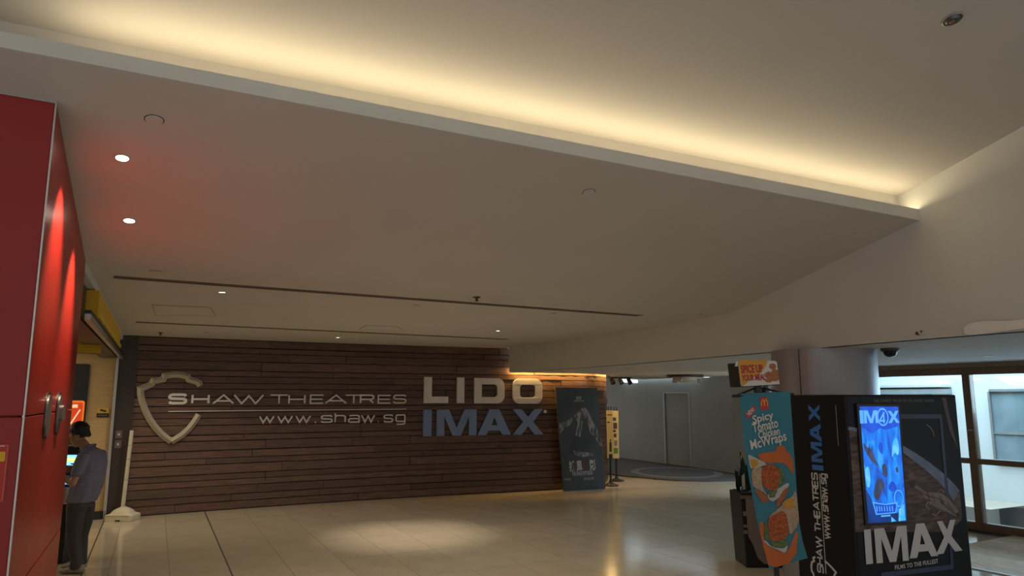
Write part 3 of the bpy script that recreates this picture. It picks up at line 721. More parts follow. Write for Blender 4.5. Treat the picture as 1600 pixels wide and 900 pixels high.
cr = nt.nodes.new('ShaderNodeValToRGB'); cr.color_ramp.elements[0].position = .42; cr.color_ramp.elements[0].color = (.060,.072,.085,1); cr.color_ramp.elements[1].position = .58; cr.color_ramp.elements[1].color = (.36,.32,.33,1)
nt.links.new(tc.outputs['Object'], mp.inputs[0]); nt.links.new(mp.outputs[0], nz.inputs['Vector']); nt.links.new(nz.outputs[0], cr.inputs[0]); nt.links.new(cr.outputs[0], bs.inputs['Base Color'])
def onpx(px, py):      # picture point on the leaning poster
    n_ = pdx.cross(psurf(0, 1, 0)-psurf(0, 0, 0)).normalized(); h = HIT(px, py, psurf(0,0,.018), n_); v = h.z
    return ((h-pb0).dot(pdx)+.115*v/ph, v)
def pfill(pts): return fill([[onpx(*p) for p in pts]])
def P1(x, y): return 860+x/5, 600+y/5
mt = [(72,335),(68,310),(120,290),(180,255),(225,200),(262,180),(290,205),(330,290),(360,340),(395,420),(405,490),(385,485),(350,420),(310,380),(290,300),(262,240),(232,415),(195,400),(215,300),(190,260),(150,320),(110,350),(75,385)]
obj('print', lay(pfill([P1(*p) for p in mt]), psurf, .019, .0195), gm, po, label='pale brushed peak shaped print')
obj('print', lay(pfill([P1(*p) for p in [(180,520),(230,530),(330,540),(340,560),(240,570),(190,550)]]), psurf, .019, .0195), gm, po)
def ptext(t, x0, y0, x1, y1, m, bold=0.0, nm='lettering', **k):
    (u0, v1), (u1, v0) = onpx(*P1(x0, y0)), onpx(*P1(x1, y1))
    return obj(nm, lay(fit(text(t, bold, **k), u0, u1, v0, v1), psurf, .020, .021), m, po)
pwm = mat('dim_white_print', (.5,.49,.5), .5)
ptext('成龙', 198, 95, 243, 123, pwm, .02); ptext('JACKIE CHAN', 182, 127, 262, 140, pwm, .02)
ptext('捕', 142, 602, 195, 682, pwm, .03); ptext('風', 200, 600, 252, 680, pwm, .03); ptext('追', 262, 592, 296, 676, mat('dull_red_print', (.14,.035,.035), .5), .03); ptext('影', 302, 592, 358, 676, pwm, .03)
ptext("THE SHADOW'S EDGE", 166, 684, 330, 708, pwm, .01)
for r_, (x0, x1) in enumerate(((110,160),(262,340))): ptext('— — —', x0, 738-6*r_, x1, 752-6*r_, grey_print, 0)
for y in (772, 796):
    (u0, v0), (u1, _) = onpx(*P1(118, y)), onpx(*P1(395, y-6)); obj('fine_print', lay(([(u0, v0), (u1, v0), (u1, v0+.012), (u0, v0+.012)], [(0,1,2,3)]), psurf, .0195, .020), mat('faint_print', (.06,.075,.085), .5), po)

# ================================================================ TWO SIGN STANDS BY THE POSTER
cream = mat('cream_yellow_sign', (.56,.46,.24), .5, var=.06); cream2 = mat('pale_cream_sign', (.60,.52,.30), .5, var=.05)
purple = mat('purple_print', (.08,.035,.10), .5)
def sign_stand(base, bx0, bx1, y0, y1, cm, label, art):
    t = empty('sign_stand', base, label, 'sign', 'two slim poster stands beside the leaning poster')
    obj('base', lathe([(.17,0),(.17,.02),(.10,.045),(.045,.07),(.03,.12)], base, n=24), black, t, smooth=False)
    ztop = AT(bx0, y0, base.y).z; zbot = AT(bx0, y1, base.y).z
    obj('pole', tube(base+V((0,0,.05)), base+V((0,0,zbot+.05)), .022), black, t)
    x0 = AT(bx0, 680, base.y).x; x1 = AT(bx1, 680, base.y).x
    sf = lambda u, v, o: V((u, base.y-.03-o, v))
    fr = bevel(obj('board', lay(([(x0,zbot),(x1,zbot),(x1,ztop),(x0,ztop)], [(0,1,2,3)]), sf, 0, .025), cm, t), .003, 1)
    for k in (.35, .75): xx = x0+(x1-x0)*k; obj('hook', tube((xx, base.y-.03, ztop-.01), (xx, base.y-.03, ztop+.09), .012, n=8), black, t)
    H_ = ztop-zbot; W_ = x1-x0
    for m, u0, u1, v0, v1, tx in art:
        sh = ([(x0+W_*u0, zbot+H_*v0), (x0+W_*u1, zbot+H_*v0), (x0+W_*u1, zbot+H_*v1), (x0+W_*u0, zbot+H_*v1)], [(0,1,2,3)])
        obj('print', lay(sh, sf, .0255, .0265), m, fr)
    return t
sign_stand(G(963.6, 751.5), 957, 966.3, 642, 716, cream2, 'rear one of two thin poster stands, with purple characters, partly behind the front one',
   [(purple, .05,.62,.86,.79,0), (purple,.12,.75,.62,.75,0), (purple,.05,.55,.55,.60,0), (purple,.15,.62,.44,.52,0), (mat('green_print',(.10,.22,.04),.5), .1,.8,.10,.22,0), (grey_print,.2,.7,.26,.38,0)])
sign_stand(G(954.6, 759), 947.8, 957.6, 641.5, 716, cream, 'front one of two thin yellow poster stands, nearest the leaning poster',
   [(purple, .1,.9,.90,.92,0), (purple,.1,.5,.74,.77,0), (mat('dark_bottle_print',(.05,.035,.01),.5), .35,.72,.14,.33,0), (darkbrown,.45,.62,.33,.40,0), (black,.25,.8,.0,.09,0)])

# ================================================================ WHITE POST WITH WEIGHTED BASE
bs_ = V((-6.27, 11.86, 0))
st = empty('stanchion_post', bs_, 'white plastic post on a weighted base at the left end of the timber wall', 'post')
def rr3(w_, d_, r, z_, n=5): return [V((bs_.x+x, bs_.y+y, z_)) for x, y in rrect(-w_/2, -d_/2, w_/2, d_/2, r, n)]
Ls = [rr3(.45,.30,.04,.0), rr3(.45,.30,.04,.075), rr3(.43,.32,.05,.092), rr3(.34,.29,.10,.112), rr3(.29,.26,.11,.150), rr3(.20,.19,.09,.182), rr3(.11,.11,.05,.198), rr3(.085,.085,.04,.210)]
m_ = len(Ls[0]); vs = [v for l in Ls for v in l]; fs = [(i*m_+k, i*m_+(k+1) % m_, (i+1)*m_+(k+1) % m_, (i+1)*m_+k) for i in range(len(Ls)-1) for k in range(m_)]+[tuple(range(m_))[::-1], tuple(range((len(Ls)-1)*m_, len(Ls)*m_))]
cream_pl = mat('cream_white_plastic', (.60,.54,.42), .55, var=.08)
sb = bevel(obj('base', (vs, fs), cream_pl, st), .006, 2)
obj('drain_notch', obox(bs_+V((-.04,-.153,.0)), (.08,0,0), (0,.01,0), (0,0,.022)), black, sb)
tp = AT(206, 672.5, bs_.y+.03)
obj('pole', tube(bs_+V((-.01,0,.20)), V((tp.x, bs_.y+.03, tp.z)), .030, .030, 18), cream_pl, st)
for k in (.35, .62, .80): 
    a_ = (bs_+V((-.01,0,.20))).lerp(V((tp.x, bs_.y+.03, tp.z)), k); obj('collar', tube(a_, a_+V((0,0,.008)), .0315, n=18), mat('dull_taupe_line', (.30,.27,.22), .6), st)  # thin rings round the pole, darker than its plastic

# ================================================================ MAN AT THE SHOP ENTRANCE
def blob(L):
    """L: list of (centre, (rx,ry,rz)) ellipsoids in the man's own frame -> raw mesh"""
    bm = bmesh.new()
    for c, r in L:
        bmesh.ops.create_icosphere(bm, subdivisions=2, radius=1.0, matrix=Matrix.Translation(V(c)) @ Matrix.Diagonal((*r, 1)))
    bm.verts.index_update(); o = ([v.co.copy() for v in bm.verts], [tuple(v.index for v in f.verts) for f in bm.faces]); bm.free(); return o
def chain(keys, step=.5):
    """keys: list of (centre, (rx,ry,rz)); dense ellipsoids between them"""
    out = []
    for (c0, r0), (c1, r1) in zip(keys[:-1], keys[1:]):
        c0, c1, r0, r1 = V(c0), V(c1), V(r0), V(r1); k = max(2, int((c1-c0).length/(min(min(r0), min(r1))*step))+1)
        out += [(c0.lerp(c1, i/k), tuple(r0.lerp(r1, i/k))) for i in range(k+1)]
    return out
MP = V((-4.93, 8.44, 0))
def man_part(name, L, m, parent, vox, sm=4, label=None):
    vs, fs = blob(L)
    vs = [MP + V((-v.x, -v.y, v.z)) for v in vs]                # he faces left in the picture
    o = obj(name, (vs, fs), m, parent, smooth=True, label=label)
    r = o.modifiers.new('union', 'REMESH'); r.mode = 'VOXEL'; r.voxel_size = vox; r.use_smooth_shade = True
    if sm: s_ = o.modifiers.new('relax', 'SMOOTH'); s_.iterations = sm; s_.factor = .5
    return o
skin = mat('skin', (.42,.22,.13), .5, var=.06, scale=10); shirt_m = mat('blue_grey_checked_shirt', (.19,.175,.235), .8, var=.25, scale=60, bump=.1)
trs_m = mat('dark_grey_trousers', (.06,.052,.045), .8, var=.15, scale=20); hair_m = mat('black_hair', (.012,.010,.009), .5, var=.3, scale=80); shoe_m = mat('beige_shoe', (.30,.24,.17), .6, var=.1)
man = empty('person', MP, 'man in blue grey shirt and dark trousers, head bent, standing at the shop entrance', 'person')
HC = V((.115, 0, 1.515)); ft = V((.42, 0, -.91)).normalized()   # head bent forward
def hp(f, s, u):                                                # head frame: forward, side, up (tilted ~22 deg)
    ca, sa = math.cos(math.radians(20)), math.sin(math.radians(20))
    return HC + V((f*ca+u*sa, s, -f*sa+u*ca))
body = []
body += [(hp(-.012,0,.035), (.098,.076,.100)), (hp(.030,0,-.015), (.078,.066,.098)), (hp(.045,0,-.065), (.058,.052,.060)), (hp(.072,0,-.098), (.026,.030,.022)), (hp(.010,0,.055), (.095,.074,.078))]
body += [(hp(.100,0,-.018), (.016,.011,.026)), (hp(.108,0,-.040), (.017,.015,.013)), (hp(.090,0,.020), (.020,.045,.012)), (hp(.092,0,-.073), (.014,.024,.007)), (hp(.091,0,-.085), (.013,.021,.007))]
for s_ in (-1, 1): body += [(hp(-.005, .074*s_, -.005), (.016,.010,.030)), (hp(.0, .080*s_, .008), (.014,.010,.016)), (hp(.065, .036*s_, -.035), (.026,.024,.030)), (hp(.086, .030*s_, .004), (.010,.013,.009))]
body += chain([((.075,0,1.43),(.058,.055,.05)), ((.02,0,1.37),(.060,.060,.05)), ((-.03,0,1.30),(.09,.10,.06)), ((-.04,0,1.15),(.11,.15,.10)), ((0,0,.92),(.11,.14,.10)), ((.02,0,.80),(.08,.12,.08))], .8)
for s_ in (-1, 1):
    sh = (-.045, .185*s_, 1.275); el = (-.02, .262*s_, 1.000); wr = (.165, .20*s_, 1.095); pm = (.215, .175*s_, 1.118)
    body += chain([(sh,(.055,.05,.055)), ((-.035,.22*s_,1.14),(.046,.043,.05)), (el,(.040,.038,.040)), ((.07,.238*s_,1.040),(.040,.036,.036)), (wr,(.026,.024,.024)), (pm,(.034,.018,.036))], .5)
    for k, (dz, ln) in enumerate(((.030,.070),(.010,.078),(-.010,.072),(-.028,.058))):
        a_ = V(pm)+V((.018, 0, dz*.8)); b_ = a_+V((ln*.55, -.012*s_, dz*.15)); c_ = b_+V((ln*.30, -.030*s_, -.006)); d_ = c_+V((-.004, -.022*s_, -.010))
        body += chain([(a_,(.0095,)*3), (b_,(.0090,)*3), (c_,(.0080,)*3), (d_,(.0072,)*3)], .7)
    a_ = V(pm)+V((-.008, -.008*s_, .030)); body += chain([(a_,(.013,)*3), (a_+V((.028,-.022*s_,.026)),(.011,)*3), (a_+V((.056,-.032*s_,.030)),(.009,)*3)], .7)
for s_ in (-1, 1): body += chain([((.03,.07*s_,.78),(.07,.06,.07)), ((.02,.092*s_,.45),(.045,.045,.05)), ((-.04 if s_ > 0 else .03,.098*s_,.10),(.034,.034,.05))], .8)
b_ = man_part('body', body, skin, man, .0065, 2)
# head details: hair, ears stay with the body, spectacles
hair = []
for a in range(0, 360, 15):
    for e in range(12, 91, 13):
        ca, sa, ce, se = math.cos(math.radians(a)), math.sin(math.radians(a)), math.cos(math.radians(e)), math.sin(math.radians(e))
        f = -.014+.104*ca*ce; u = .040+.106*se
        if ca > .55 and e < 45: continue
        hair.append((hp(f, .082*sa*ce, u), (.020,.018,.018)))
for a in range(75, 286, 14):
    for u in (.06, .035, .012, -.012, -.035):
        ca, sa = math.cos(math.radians(a)), math.sin(math.radians(a))
        if abs(sa) > .93 and u < .012: continue
        hair.append((hp(-.012+.098*ca, .076*sa, u), (.016,.014,.018)))
man_part('hair', hair, hair_m, man, .006, 3)
gl = []
for s_ in (-1, 1):
    P = [hp(.103, s_*(.034+.024*math.cos(a)), -.000+.018*math.sin(a)) for a in [2*PI*k/12 for k in range(13)]]
    gl.append(polytube(P, .0022, 6)); gl.append(tube(hp(.100, s_*.058, .004), hp(-.005, s_*.082, .010), .0022, n=6))
gl.append(tube(hp(.107, -.012, .004), hp(.107, .012, .004), .002, n=6))
vs, fs = join(*gl); obj('spectacles', ([MP+V((-v.x, -v.y, v.z)) for v in vs], fs), black, man)
# shirt with short sleeves
sh_ = chain([((-.015,0,1.365),(.075,.085,.030)), ((-.045,0,1.325),(.105,.150,.050)), ((-.050,0,1.24),(.140,.195,.07)), ((-.045,0,1.12),(.168,.205,.08)), ((-.030,0,.98),(.175,.195,.08)), ((0,0,.86),(.168,.190,.06)), ((.025,0,.78),(.163,.185,.035))], .45)
for s_ in (-1, 1):
    sh_ += chain([((-.055,.165*s_,1.285),(.075,.07,.06)), ((-.05,.215*s_,1.20),(.072,.064,.06)), ((-.040,.236*s_,1.12),(.068,.058,.05)), ((-.035,.242*s_,1.095),(.067,.056,.028))], .45)
man_part('shirt', sh_, shirt_m, man, .010, 3)
cl_ = []
for s_ in (-1, 1): cl_ += chain([((-.055,.03*s_,1.405),(.028,.022,.016)), ((-.02,.068*s_,1.385),(.026,.014,.018)), ((.055,.045*s_,1.345),(.024,.014,.016))], .5)
man_part('collar', cl_, shirt_m, man, .007, 2)
tr2 = chain([((.022,0,.86),(.135,.165,.05)), ((.022,0,.72),(.128,.170,.06))], .5)
for s_, kx, ax in ((1, .012, -.045), (-1, .045, .03)):
    tr2 += chain([((.022,.082*s_,.72),(.115,.088,.07)), ((.02,.092*s_,.56),(.098,.080,.06)), ((kx,.095*s_,.38),(.080,.070,.05)), ((ax,.098*s_,.14),(.070,.062,.05)), ((ax,.098*s_,.065),(.075,.064,.030))], .45)
man_part('trousers', tr2, trs_m, man, .010, 3)
for s_, ax in ((1, -.055), (-1, .045)):
    so = [((ax-.02,.10*s_,.045),(.075,.045,.042)), ((ax+.06,.10*s_,.040),(.085,.046,.037)), ((ax+.135,.103*s_,.032),(.068,.046,.030)), ((ax-.04,.10*s_,.07),(.045,.036,.035))]
    sh2 = man_part('shoe', so, shoe_m, man, .006, 2)

# ================================================================ THINGS INSIDE THE SHOP
kb = G(104, 811)+V((.0,.15,0))
kk = empty('ordering_machine', V((-5.75, 8.95, 0)), 'dark machine with glowing screens before the man, mostly hidden by the red wall', 'machine')
KY = 8.80
def kq(x0, y0, x1, y1, Y, dep):
    a, b = AT(x0, y1, Y), AT(x1, y0, Y); return obox((a.x, Y, a.z), (b.x-a.x, 0, 0), (0, dep, 0), (0, 0, b.z-a.z))
zf = AT(85, 735, KY).z
bevel(obj('cabinet', obox((AT(80,760,KY).x, KY, 0), (.22,0,0), (0,.35,0), (0,0,zf)), black, kk), .01, 2)
bevel(obj('head', kq(80, 697, 126, 733, KY, .25), black, kk), .008, 2)
s1 = obj('screen', kq(98, 711, 124.5, 727, KY-.012, .01), mat('cyan_screen', (.1,.3,.5), .3, emit=(.25,.75,1.0), es=1.6), kk, label='glowing cyan screen')
obj('screen_bar', kq(104, 716, 121, 721, KY-.018, .004), mat('yellow_screen_bar', (.7,.6,.1), .3, emit=(1.0,.85,.2), es=1.3), s1)
obj('screen', kq(88, 744, 107, 757, KY-.012, .01), mat('blue_screen', (.05,.15,.5), .3, emit=(.15,.4,1.0), es=1.2), kk, label='lower glowing blue screen')
obj('paper_tray', kq(84, 762, 104, 788, KY-.06, .05), mat('pale_pink_tray', (.55,.42,.36), .6), kk)
# orange poster on the dark interior panel
osf = lambda u, v, o: isurf(u, v, .03+o)
def ipx(px, py):
    h = HIT(px, py, isurf(0,0,.03), wn); return (-(h-pw0).dot(wd), h.z)
def ibox(x0, y0, x1, y1): (u0, z1), (u1, z0) = ipx(x0, y0), ipx(x1, y1); return u0, u1, z0, z1
u0, u1, z0, z1 = ibox(88, 626, 128.5, 672)
om = mat('backlit_orange_poster', (.7,.16,.01), .4, emit=(1.0,.22,.02), es=.55)
op = obj('poster', lay(fill([rrect(u1, z0, u0, z1, .04, 4)]), osf, .002, .03), om, label='small orange backlit poster on the dark panel above the man', cat='poster')
u0, u1, z0, z1 = ibox(92, 629, 126, 670)
obj('print', lay(fill([rrect(u1, z0, u0, z1, .03, 4)]), osf, .031, .033), mat('backlit_red_print', (.6,.05,.01), .4, emit=(.8,.07,.01), es=.45), op)
u0, u1, z0, z1 = ibox(113, 632, 121, 637)
obj('print', lay(([(u1,z0),(u0,z0),(u0,z1),(u1,z1)], [(0,1,2,3)]), osf, .034, .036), mat('backlit_cream_print', (.8,.7,.5), .4, emit=(1,.8,.5), es=.5), op)
obj('print', lay(ribbon([ipx(110, 662), ipx(125, 640)], .02), osf, .034, .036), mat('backlit_cream_print', (.8,.7,.5)), op)
u0, u1, z0, z1 = ibox(152, 638, 170, 652); nsf = lambda u, v, o: isurf(u, v, o)
no = obj('notice', lay(([(u1,z0),(u0,z0),(u0,z1),(u1,z1)], [(0,1,2,3)]), nsf, .002, .012), mat('amber_notice', (.62,.42,.04), .5), label='small yellow and black notice on the tan wall inside the shop entrance', cat='notice')
zm_ = z0+(z1-z0)*.46
obj('print', lay(([(u1,z0),(u0,z0),(u0,zm_),(u1,zm_)], [(0,1,2,3)]), nsf, .0125, .014), black, no)
obj('print', lay(ribbon([(u1+(u0-u1)*.25, z0+(z1-z0)*.66), (u1+(u0-u1)*.75, z0+(z1-z0)*.82)], .03), nsf, .0125, .014), black, no)
obj('print', lay(([(u1+.02,z0+.03),(u0-.02,z0+.03),(u0-.02,zm_-.03),(u1+.02,zm_-.03)], [(0,1,2,3)]), nsf, .0145, .015), mat('dull_gold_print', (.25,.18,.05), .5), no)
sl = G(127.5, 547.5, 2.66)
slo = empty('shop_downlight', sl, 'small round lit downlight in the dim shop ceiling', 'ceiling light')
obj('lens', lathe([(.075,-.004),(.07,-.008)], sl, n=20), mat('lit_lens', (1,1,1), .4, emit=(1,.9,.7), es=6), slo); obj('rim', lathe([(.10,-.001),(.095,-.006),(.08,-.006)], sl, n=20), white, slo)
light('shop_downlight_beam', 'SPOT', sl+V((0,0,-.02)), 22, (1,.85,.6), angle=100, blend=1)

# ================================================================ BLACK DISPLAY BOX
KC = V((2.59, 5.60, 0)); kx = V((.8995, .4369, 0)).normalized(); ky = V((-.4369, .8995, 0)).normalized(); kn = -ky; kln = -kx
KW, KD, KH = 1.386, .554, 1.972
kio = empty('display_box', KC+kx*.7+ky*.27, 'black printed cinema display box with a glowing blue screen on its front', 'display stand')
kb_ = bevel(obj('cabinet', obox(KC, kx*KW, ky*KD, (0,0,KH)), kiosk_m, kio), .012, 3)
kf = lambda u, v, o: KC + kx*u + kn*o + V((0,0,v))
kl = lambda u, v, o: KC + ky*u + kln*o + V((0,0,v))
def kfp(px, py): h = HIT(px, py, KC, kn); return ((h-KC).dot(kx), h.z)
def klp(px, py): h = HIT(px, py, KC, kln); return ((h-KC).dot(ky), h.z)
# front print: planet and craft
pn_ = obj('front_print', lay(fill([rrect(.03, .05, KW-.03, KH-.03, .01, 2)]), kf, .0005, .0015), mat('night_print', (.008,.010,.017), .35, var=.3, scale=2, spec=.2), kio)
planet = bpy.data.materials.new('planet_print'); planet.use_nodes = True; nt = planet.node_tree; bs = nt.nodes['Principled BSDF']; bs.inputs['Roughness'].default_value = .38; bs.inputs['Specular IOR Level'].default_value = .2
tc = nt.nodes.new('ShaderNodeTexCoord'); mp = nt.nodes.new('ShaderNodeMapping'); mp.inputs['Scale'].default_value = (3,3,14); mp.inputs['Rotation'].default_value = (0,.65,0)
nz = nt.nodes.new('ShaderNodeTexNoise'); nz.inputs['Scale'].default_value = 2.2; nz.inputs['Detail'].default_value = 8; nz.inputs['Distortion'].default_value = .6
cr = nt.nodes.new('ShaderNodeValToRGB'); E_ = cr.color_ramp.elements; E_[0].position = .28; E_[0].color = (.035,.026,.028,1); E_[1].position = .72; E_[1].color = (.22,.155,.14,1)
e = E_.new(.5); e.color = (.11,.075,.070,1)
nt.links.new(tc.outputs['Object'], mp.inputs[0]); nt.links.new(mp.outputs[0], nz.inputs['Vector']); nt.links.new(nz.outputs[0], cr.inputs[0]); nt.links.new(cr.outputs[0], bs.inputs['Base Color'])
def Z6(x, y): return 1290+x/2.904, 590+y/2.904
def kff(pts): return fill([[kfp(*Z6(*p)) for p in pts]])
rim = [(103,222),(160,232),(340,302),(400,338),(470,385),(530,432),(580,480),(606,512)]
obj('planet', lay(kff(rim+[(612,560),(618,640),(560,700),(400,700),(180,700),(133,700),(120,450)]), kf, .002, .0028), planet, kio)
band = bpy.data.materials.get('x') or mat('pale_blue_rim', (.14,.19,.30), .35, var=.4, scale=5)
bandin = [(x-4-(i*3.2), y+14+i*5) for i, (x, y) in enumerate(rim)]
obj('planet_rim', lay(kff(rim+bandin[::-1]), kf, .003, .0036), band, kio, label='pale blue curved edge of the planet print')
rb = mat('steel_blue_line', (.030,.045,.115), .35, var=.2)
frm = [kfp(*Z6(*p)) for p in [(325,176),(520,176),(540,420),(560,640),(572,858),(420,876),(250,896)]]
obj('frame_line', lay(ribbon(frm, .036), kf, .0038, .0044), rb, kio, label='dull blue frame line')  # flat blue line following a bent path on the front
obj('moon_arc', lay(ribbon([kfp(*Z6(*p)) for p in [(455,212),(472,225),(486,245),(490,268)]], .008), kf, .0038, .0044), mat('moon_print', (.30,.24,.18), .5), kio)
sfx = obj('streak', lay(kff([(525,90),(545,92),(556,150),(592,300),(600,330),(560,240)]), kf, .0022, .003), mat('mauve_streak', (.10,.055,.07), .4, var=.3), kio)
# a small generic spacecraft: crossed spars with pods
cm_ = mat('craft_print', (.22,.17,.15), .4, var=.4, scale=14); cd_ = mat('craft_dark', (.035,.025,.025), .4)
def cz(*P): return [kfp(*Z6(*p)) for p in P]
hull = fill([cz((440,535),(470,520),(520,522),(560,552),(600,604),(608,628),(590,632),(540,604),(500,590),(462,566))])
craft = [hull] + [ribbon(cz(*a), w_, seg=9) for a, w_ in (([(388,484),(430,508),(470,540)], .024), ([(470,545),(452,580),(470,600)], .014), ([(520,560),(545,585),(600,628)], .020), ([(498,528),(520,505),(535,520)], .012), ([(520,600),(500,625),(480,618)], .012))]
obj('craft', lay(join(*craft), kf, .004, .0048), cm_, kio, label='small grey generic spacecraft print')
for P_ in ([(462,540),(500,545),(540,565)], [(480,530),(495,560)], [(515,535),(530,575)], [(548,565),(575,600)], [(455,552),(478,562)]):
    obj('craft_seam', lay(ribbon(cz(*P_), .007, seg=9), kf, .0052, .0056), cd_, kio)
for c_, r in ((Z6(392,486), .032), (Z6(598,622), .026), (Z6(478,605), .020)):
    u, v = kfp(*c_); obj('craft_pod', lay(fill([arc(u, v, r, r*.8, 0, 345, 12)]), kf, .005, .0055), cd_, kio)
# heavy white letters on the front
bev = [('I',(170,688),(207,843)),('M',(222,678),(372,838)),('A',(385,662),(502,815)),('X',(508,645),(617,785))]
def quadletter(ch, TL, TR, BR, BL, m, nm='letter', off=(.006,.008)):
    loops = []
    A_, B_, C_, D_ = [V((*kfp(*Z6(*p)), 0)) for p in (BL, BR, TR, TL)]
    for lp in HEAVY[ch]:
        loops.append([((A_*(1-x)*(1-y)+B_*x*(1-y)+C_*x*y+D_*(1-x)*y)[0:2]) for x, y in lp])
    return obj(nm, lay(fill(loops), kf, *off), m, kio)
quadletter('I', (170,690), (200,687), (211,843), (181,847), white_print)
quadletter('M', (216,686), (362,670), (374,829), (228,842), white_print)
quadletter('A', (358,667), (490,655), (507,808), (378,820), white_print)
quadletter('X', (500,652), (585,643), (617,783), (497,803), white_print)
def ktext(t, x0, y0, x1, y1, m, bold=0.0, o=.006, **k):
    (u0, _), (u1, _) = kfp(*Z6(x0, (y0+y1)/2)), kfp(*Z6(x1, (y0+y1)/2)); v1 = kfp(*Z6((x0+x1)/2, y0))[1]; v0 = kfp(*Z6((x0+x1)/2, y1))[1]
    return obj('lettering', lay(fit(text(t, bold, **k), u0, u1, v0, v1), kf, o, o+.001), m, kio)
ktext('FILMS TO THE FULLEST', 310, 836, 508, 856, white_print, .015, space=1.1)
ktext('THE CLEAREST IMAGES ON THE LARGEST SCREENS', 215, 98, 488, 111, grey_print, 0, space=1.15)
# glowing screen
sd = bevel(obj('screen_housing', lay(fill([[kfp(1335.5, 630.5), kfp(1403.5, 631), kfp(1415, 817.5), kfp(1349.5, 821)]]), kf, 0, .020), black, kio), .003, 1)
def emis(name, stops, strength, sc=3.0, grad=True):
    m = bpy.data.materials.new(name); m.use_nodes = True; nt = m.node_tree; b = nt.nodes['Principled BSDF']; b.inputs['Roughness'].default_value = .2; b.inputs['Base Color'].default_value = (.01,.02,.05,1)
    tc = nt.nodes.new('ShaderNodeTexCoord'); nz = nt.nodes.new('ShaderNodeTexNoise'); nz.inputs['Scale'].default_value = sc; nz.inputs['Detail'].default_value = 5; nz.inputs['Distortion'].default_value = 1.2
    mp = nt.nodes.new('ShaderNodeMapping'); mp.inputs['Scale'].default_value = (1.6,1.6,.8)
    nt.links.new(tc.outputs['Object'], mp.inputs[0]); nt.links.new(mp.outputs[0], nz.inputs['Vector'])
    cr = nt.nodes.new('ShaderNodeValToRGB'); E_ = cr.color_ramp.elements
    E_[0].position, E_[0].color = stops[0][0], (*stops[0][1], 1); E_[1].position, E_[1].color = stops[-1][0], (*stops[-1][1], 1)
    for p, c in stops[1:-1]: e = E_.new(p); e.color = (*c, 1)
    nt.links.new(nz.outputs[0], cr.inputs[0]); nt.links.new(cr.outputs[0], b.inputs['Emission Color']); b.inputs['Emission Strength'].default_value = strength
    MC[name] = m; return m
scr_hi = emis('screen_deep_blue', [(.3, (.0,.045,.52)), (.7, (.0,.11,.85))], 1.0)
scr_mid = emis('screen_bright_blue', [(.25, (.0,.035,.34)), (.42, (.0,.12,.72)), (.58, (.0,.24,1.0)), (.75, (.05,.45,1.0))], 1.0, 6.0)
scr_low = emis('screen_navy', [(.3, (.0,.02,.14)), (.7, (.0,.05,.30))], 1.0)
scr_let = emis('screen_pale_blue', [(.3, (.08,.40,.95)), (.7, (.14,.50,1.0))], 1.0)
scr_shape = emis('screen_shadow', [(.3, (.012,.02,.06)), (.7, (.05,.07,.16))], 1.0, 9.0)
scr_teal = emis('screen_cyan', [(.3, (.02,.42,.95)), (.7, (.22,.72,1.0))], 1.0, 9.0)
def S8(x, y): return 1330+x/8.18, 620+y/8.18
def S9(x, y): return 1330+x/8.18, 720+y/8.18
def chaikin(P, k=2):
    for _ in range(k): P = [q for i in range(len(P)) for q in ((P[i][0]*.75+P[(i+1) % len(P)][0]*.25, P[i][1]*.75+P[(i+1) % len(P)][1]*.25), (P[i][0]*.25+P[(i+1) % len(P)][0]*.75, P[i][1]*.25+P[(i+1) % len(P)][1]*.75))]
    return P
def sfl(pts): return fill([[kfp(*p) for p in pts]])
scr = obj('screen', lay(sfl([S8(78,122), S8(568,125), S9(678,770), S9(190,790)]), kf, .0205, .0215), scr_mid, kio, label='tall glowing blue screen')
obj('image_area', lay(sfl([S8(78,122), S8(568,125), S8(588,330), S8(560,380), S8(420,420), S8(330,400), S8(240,470), S8(96,380)]), kf, .022, .0225), scr_hi, scr)
obj('image_area', lay(sfl([S9(150,350), S9(225,480), S9(280,690), S9(560,660), S9(600,560), S9(640,540), S9(678,770), S9(190,790)]), kf, .022, .0225), scr_low, scr)
obj('image_area', lay(sfl([S9(575,620), S9(640,540), S9(665,755), S9(572,765)]), kf, .0227, .0232), scr_teal, scr)
obj('image_area', lay(sfl([S9(480,710), S9(545,765), S9(480,775)]), kf, .0227, .0232), scr_teal, scr)
def squad(ch, x0, y0, x1, y1, f=S8, m=None):
    a, b = kfp(*f(x0, y1)), kfp(*f(x1, y0)); return obj('letter', lay(fill([[(a[0]+x*(b[0]-a[0]), a[1]+y*(b[1]-a[1])) for x, y in lp] for lp in HEAVY[ch]]), kf, .0235, .0242), m or scr_let, scr)
squad('I', 82, 172, 116, 340); squad('M', 135, 172, 300, 338); squad('X', 442, 178, 572, 335)
c4 = kfp(*S8(370, 258)); rx_ = abs(kfp(*S8(436, 258))[0]-kfp(*S8(304, 258))[0])/2; ry_ = abs(kfp(*S8(370, 152))[1]-kfp(*S8(370, 362))[1])/2
obj('circle', lay(ribbon([(c4[0]+rx_*math.cos(2*PI*k/28), c4[1]+ry_*math.sin(2*PI*k/28)) for k in range(28)], .012, True), kf, .0235, .0242), scr_let, scr)
obj('numeral', lay(join(ribbon([kfp(*S8(*p)) for p in [(400,305),(330,305),(388,198)]], .014, seg=9), ribbon([kfp(*S8(*p)) for p in [(378,198),(386,338)]], .014, seg=9)), kf, .0235, .0242), scr_let, scr)
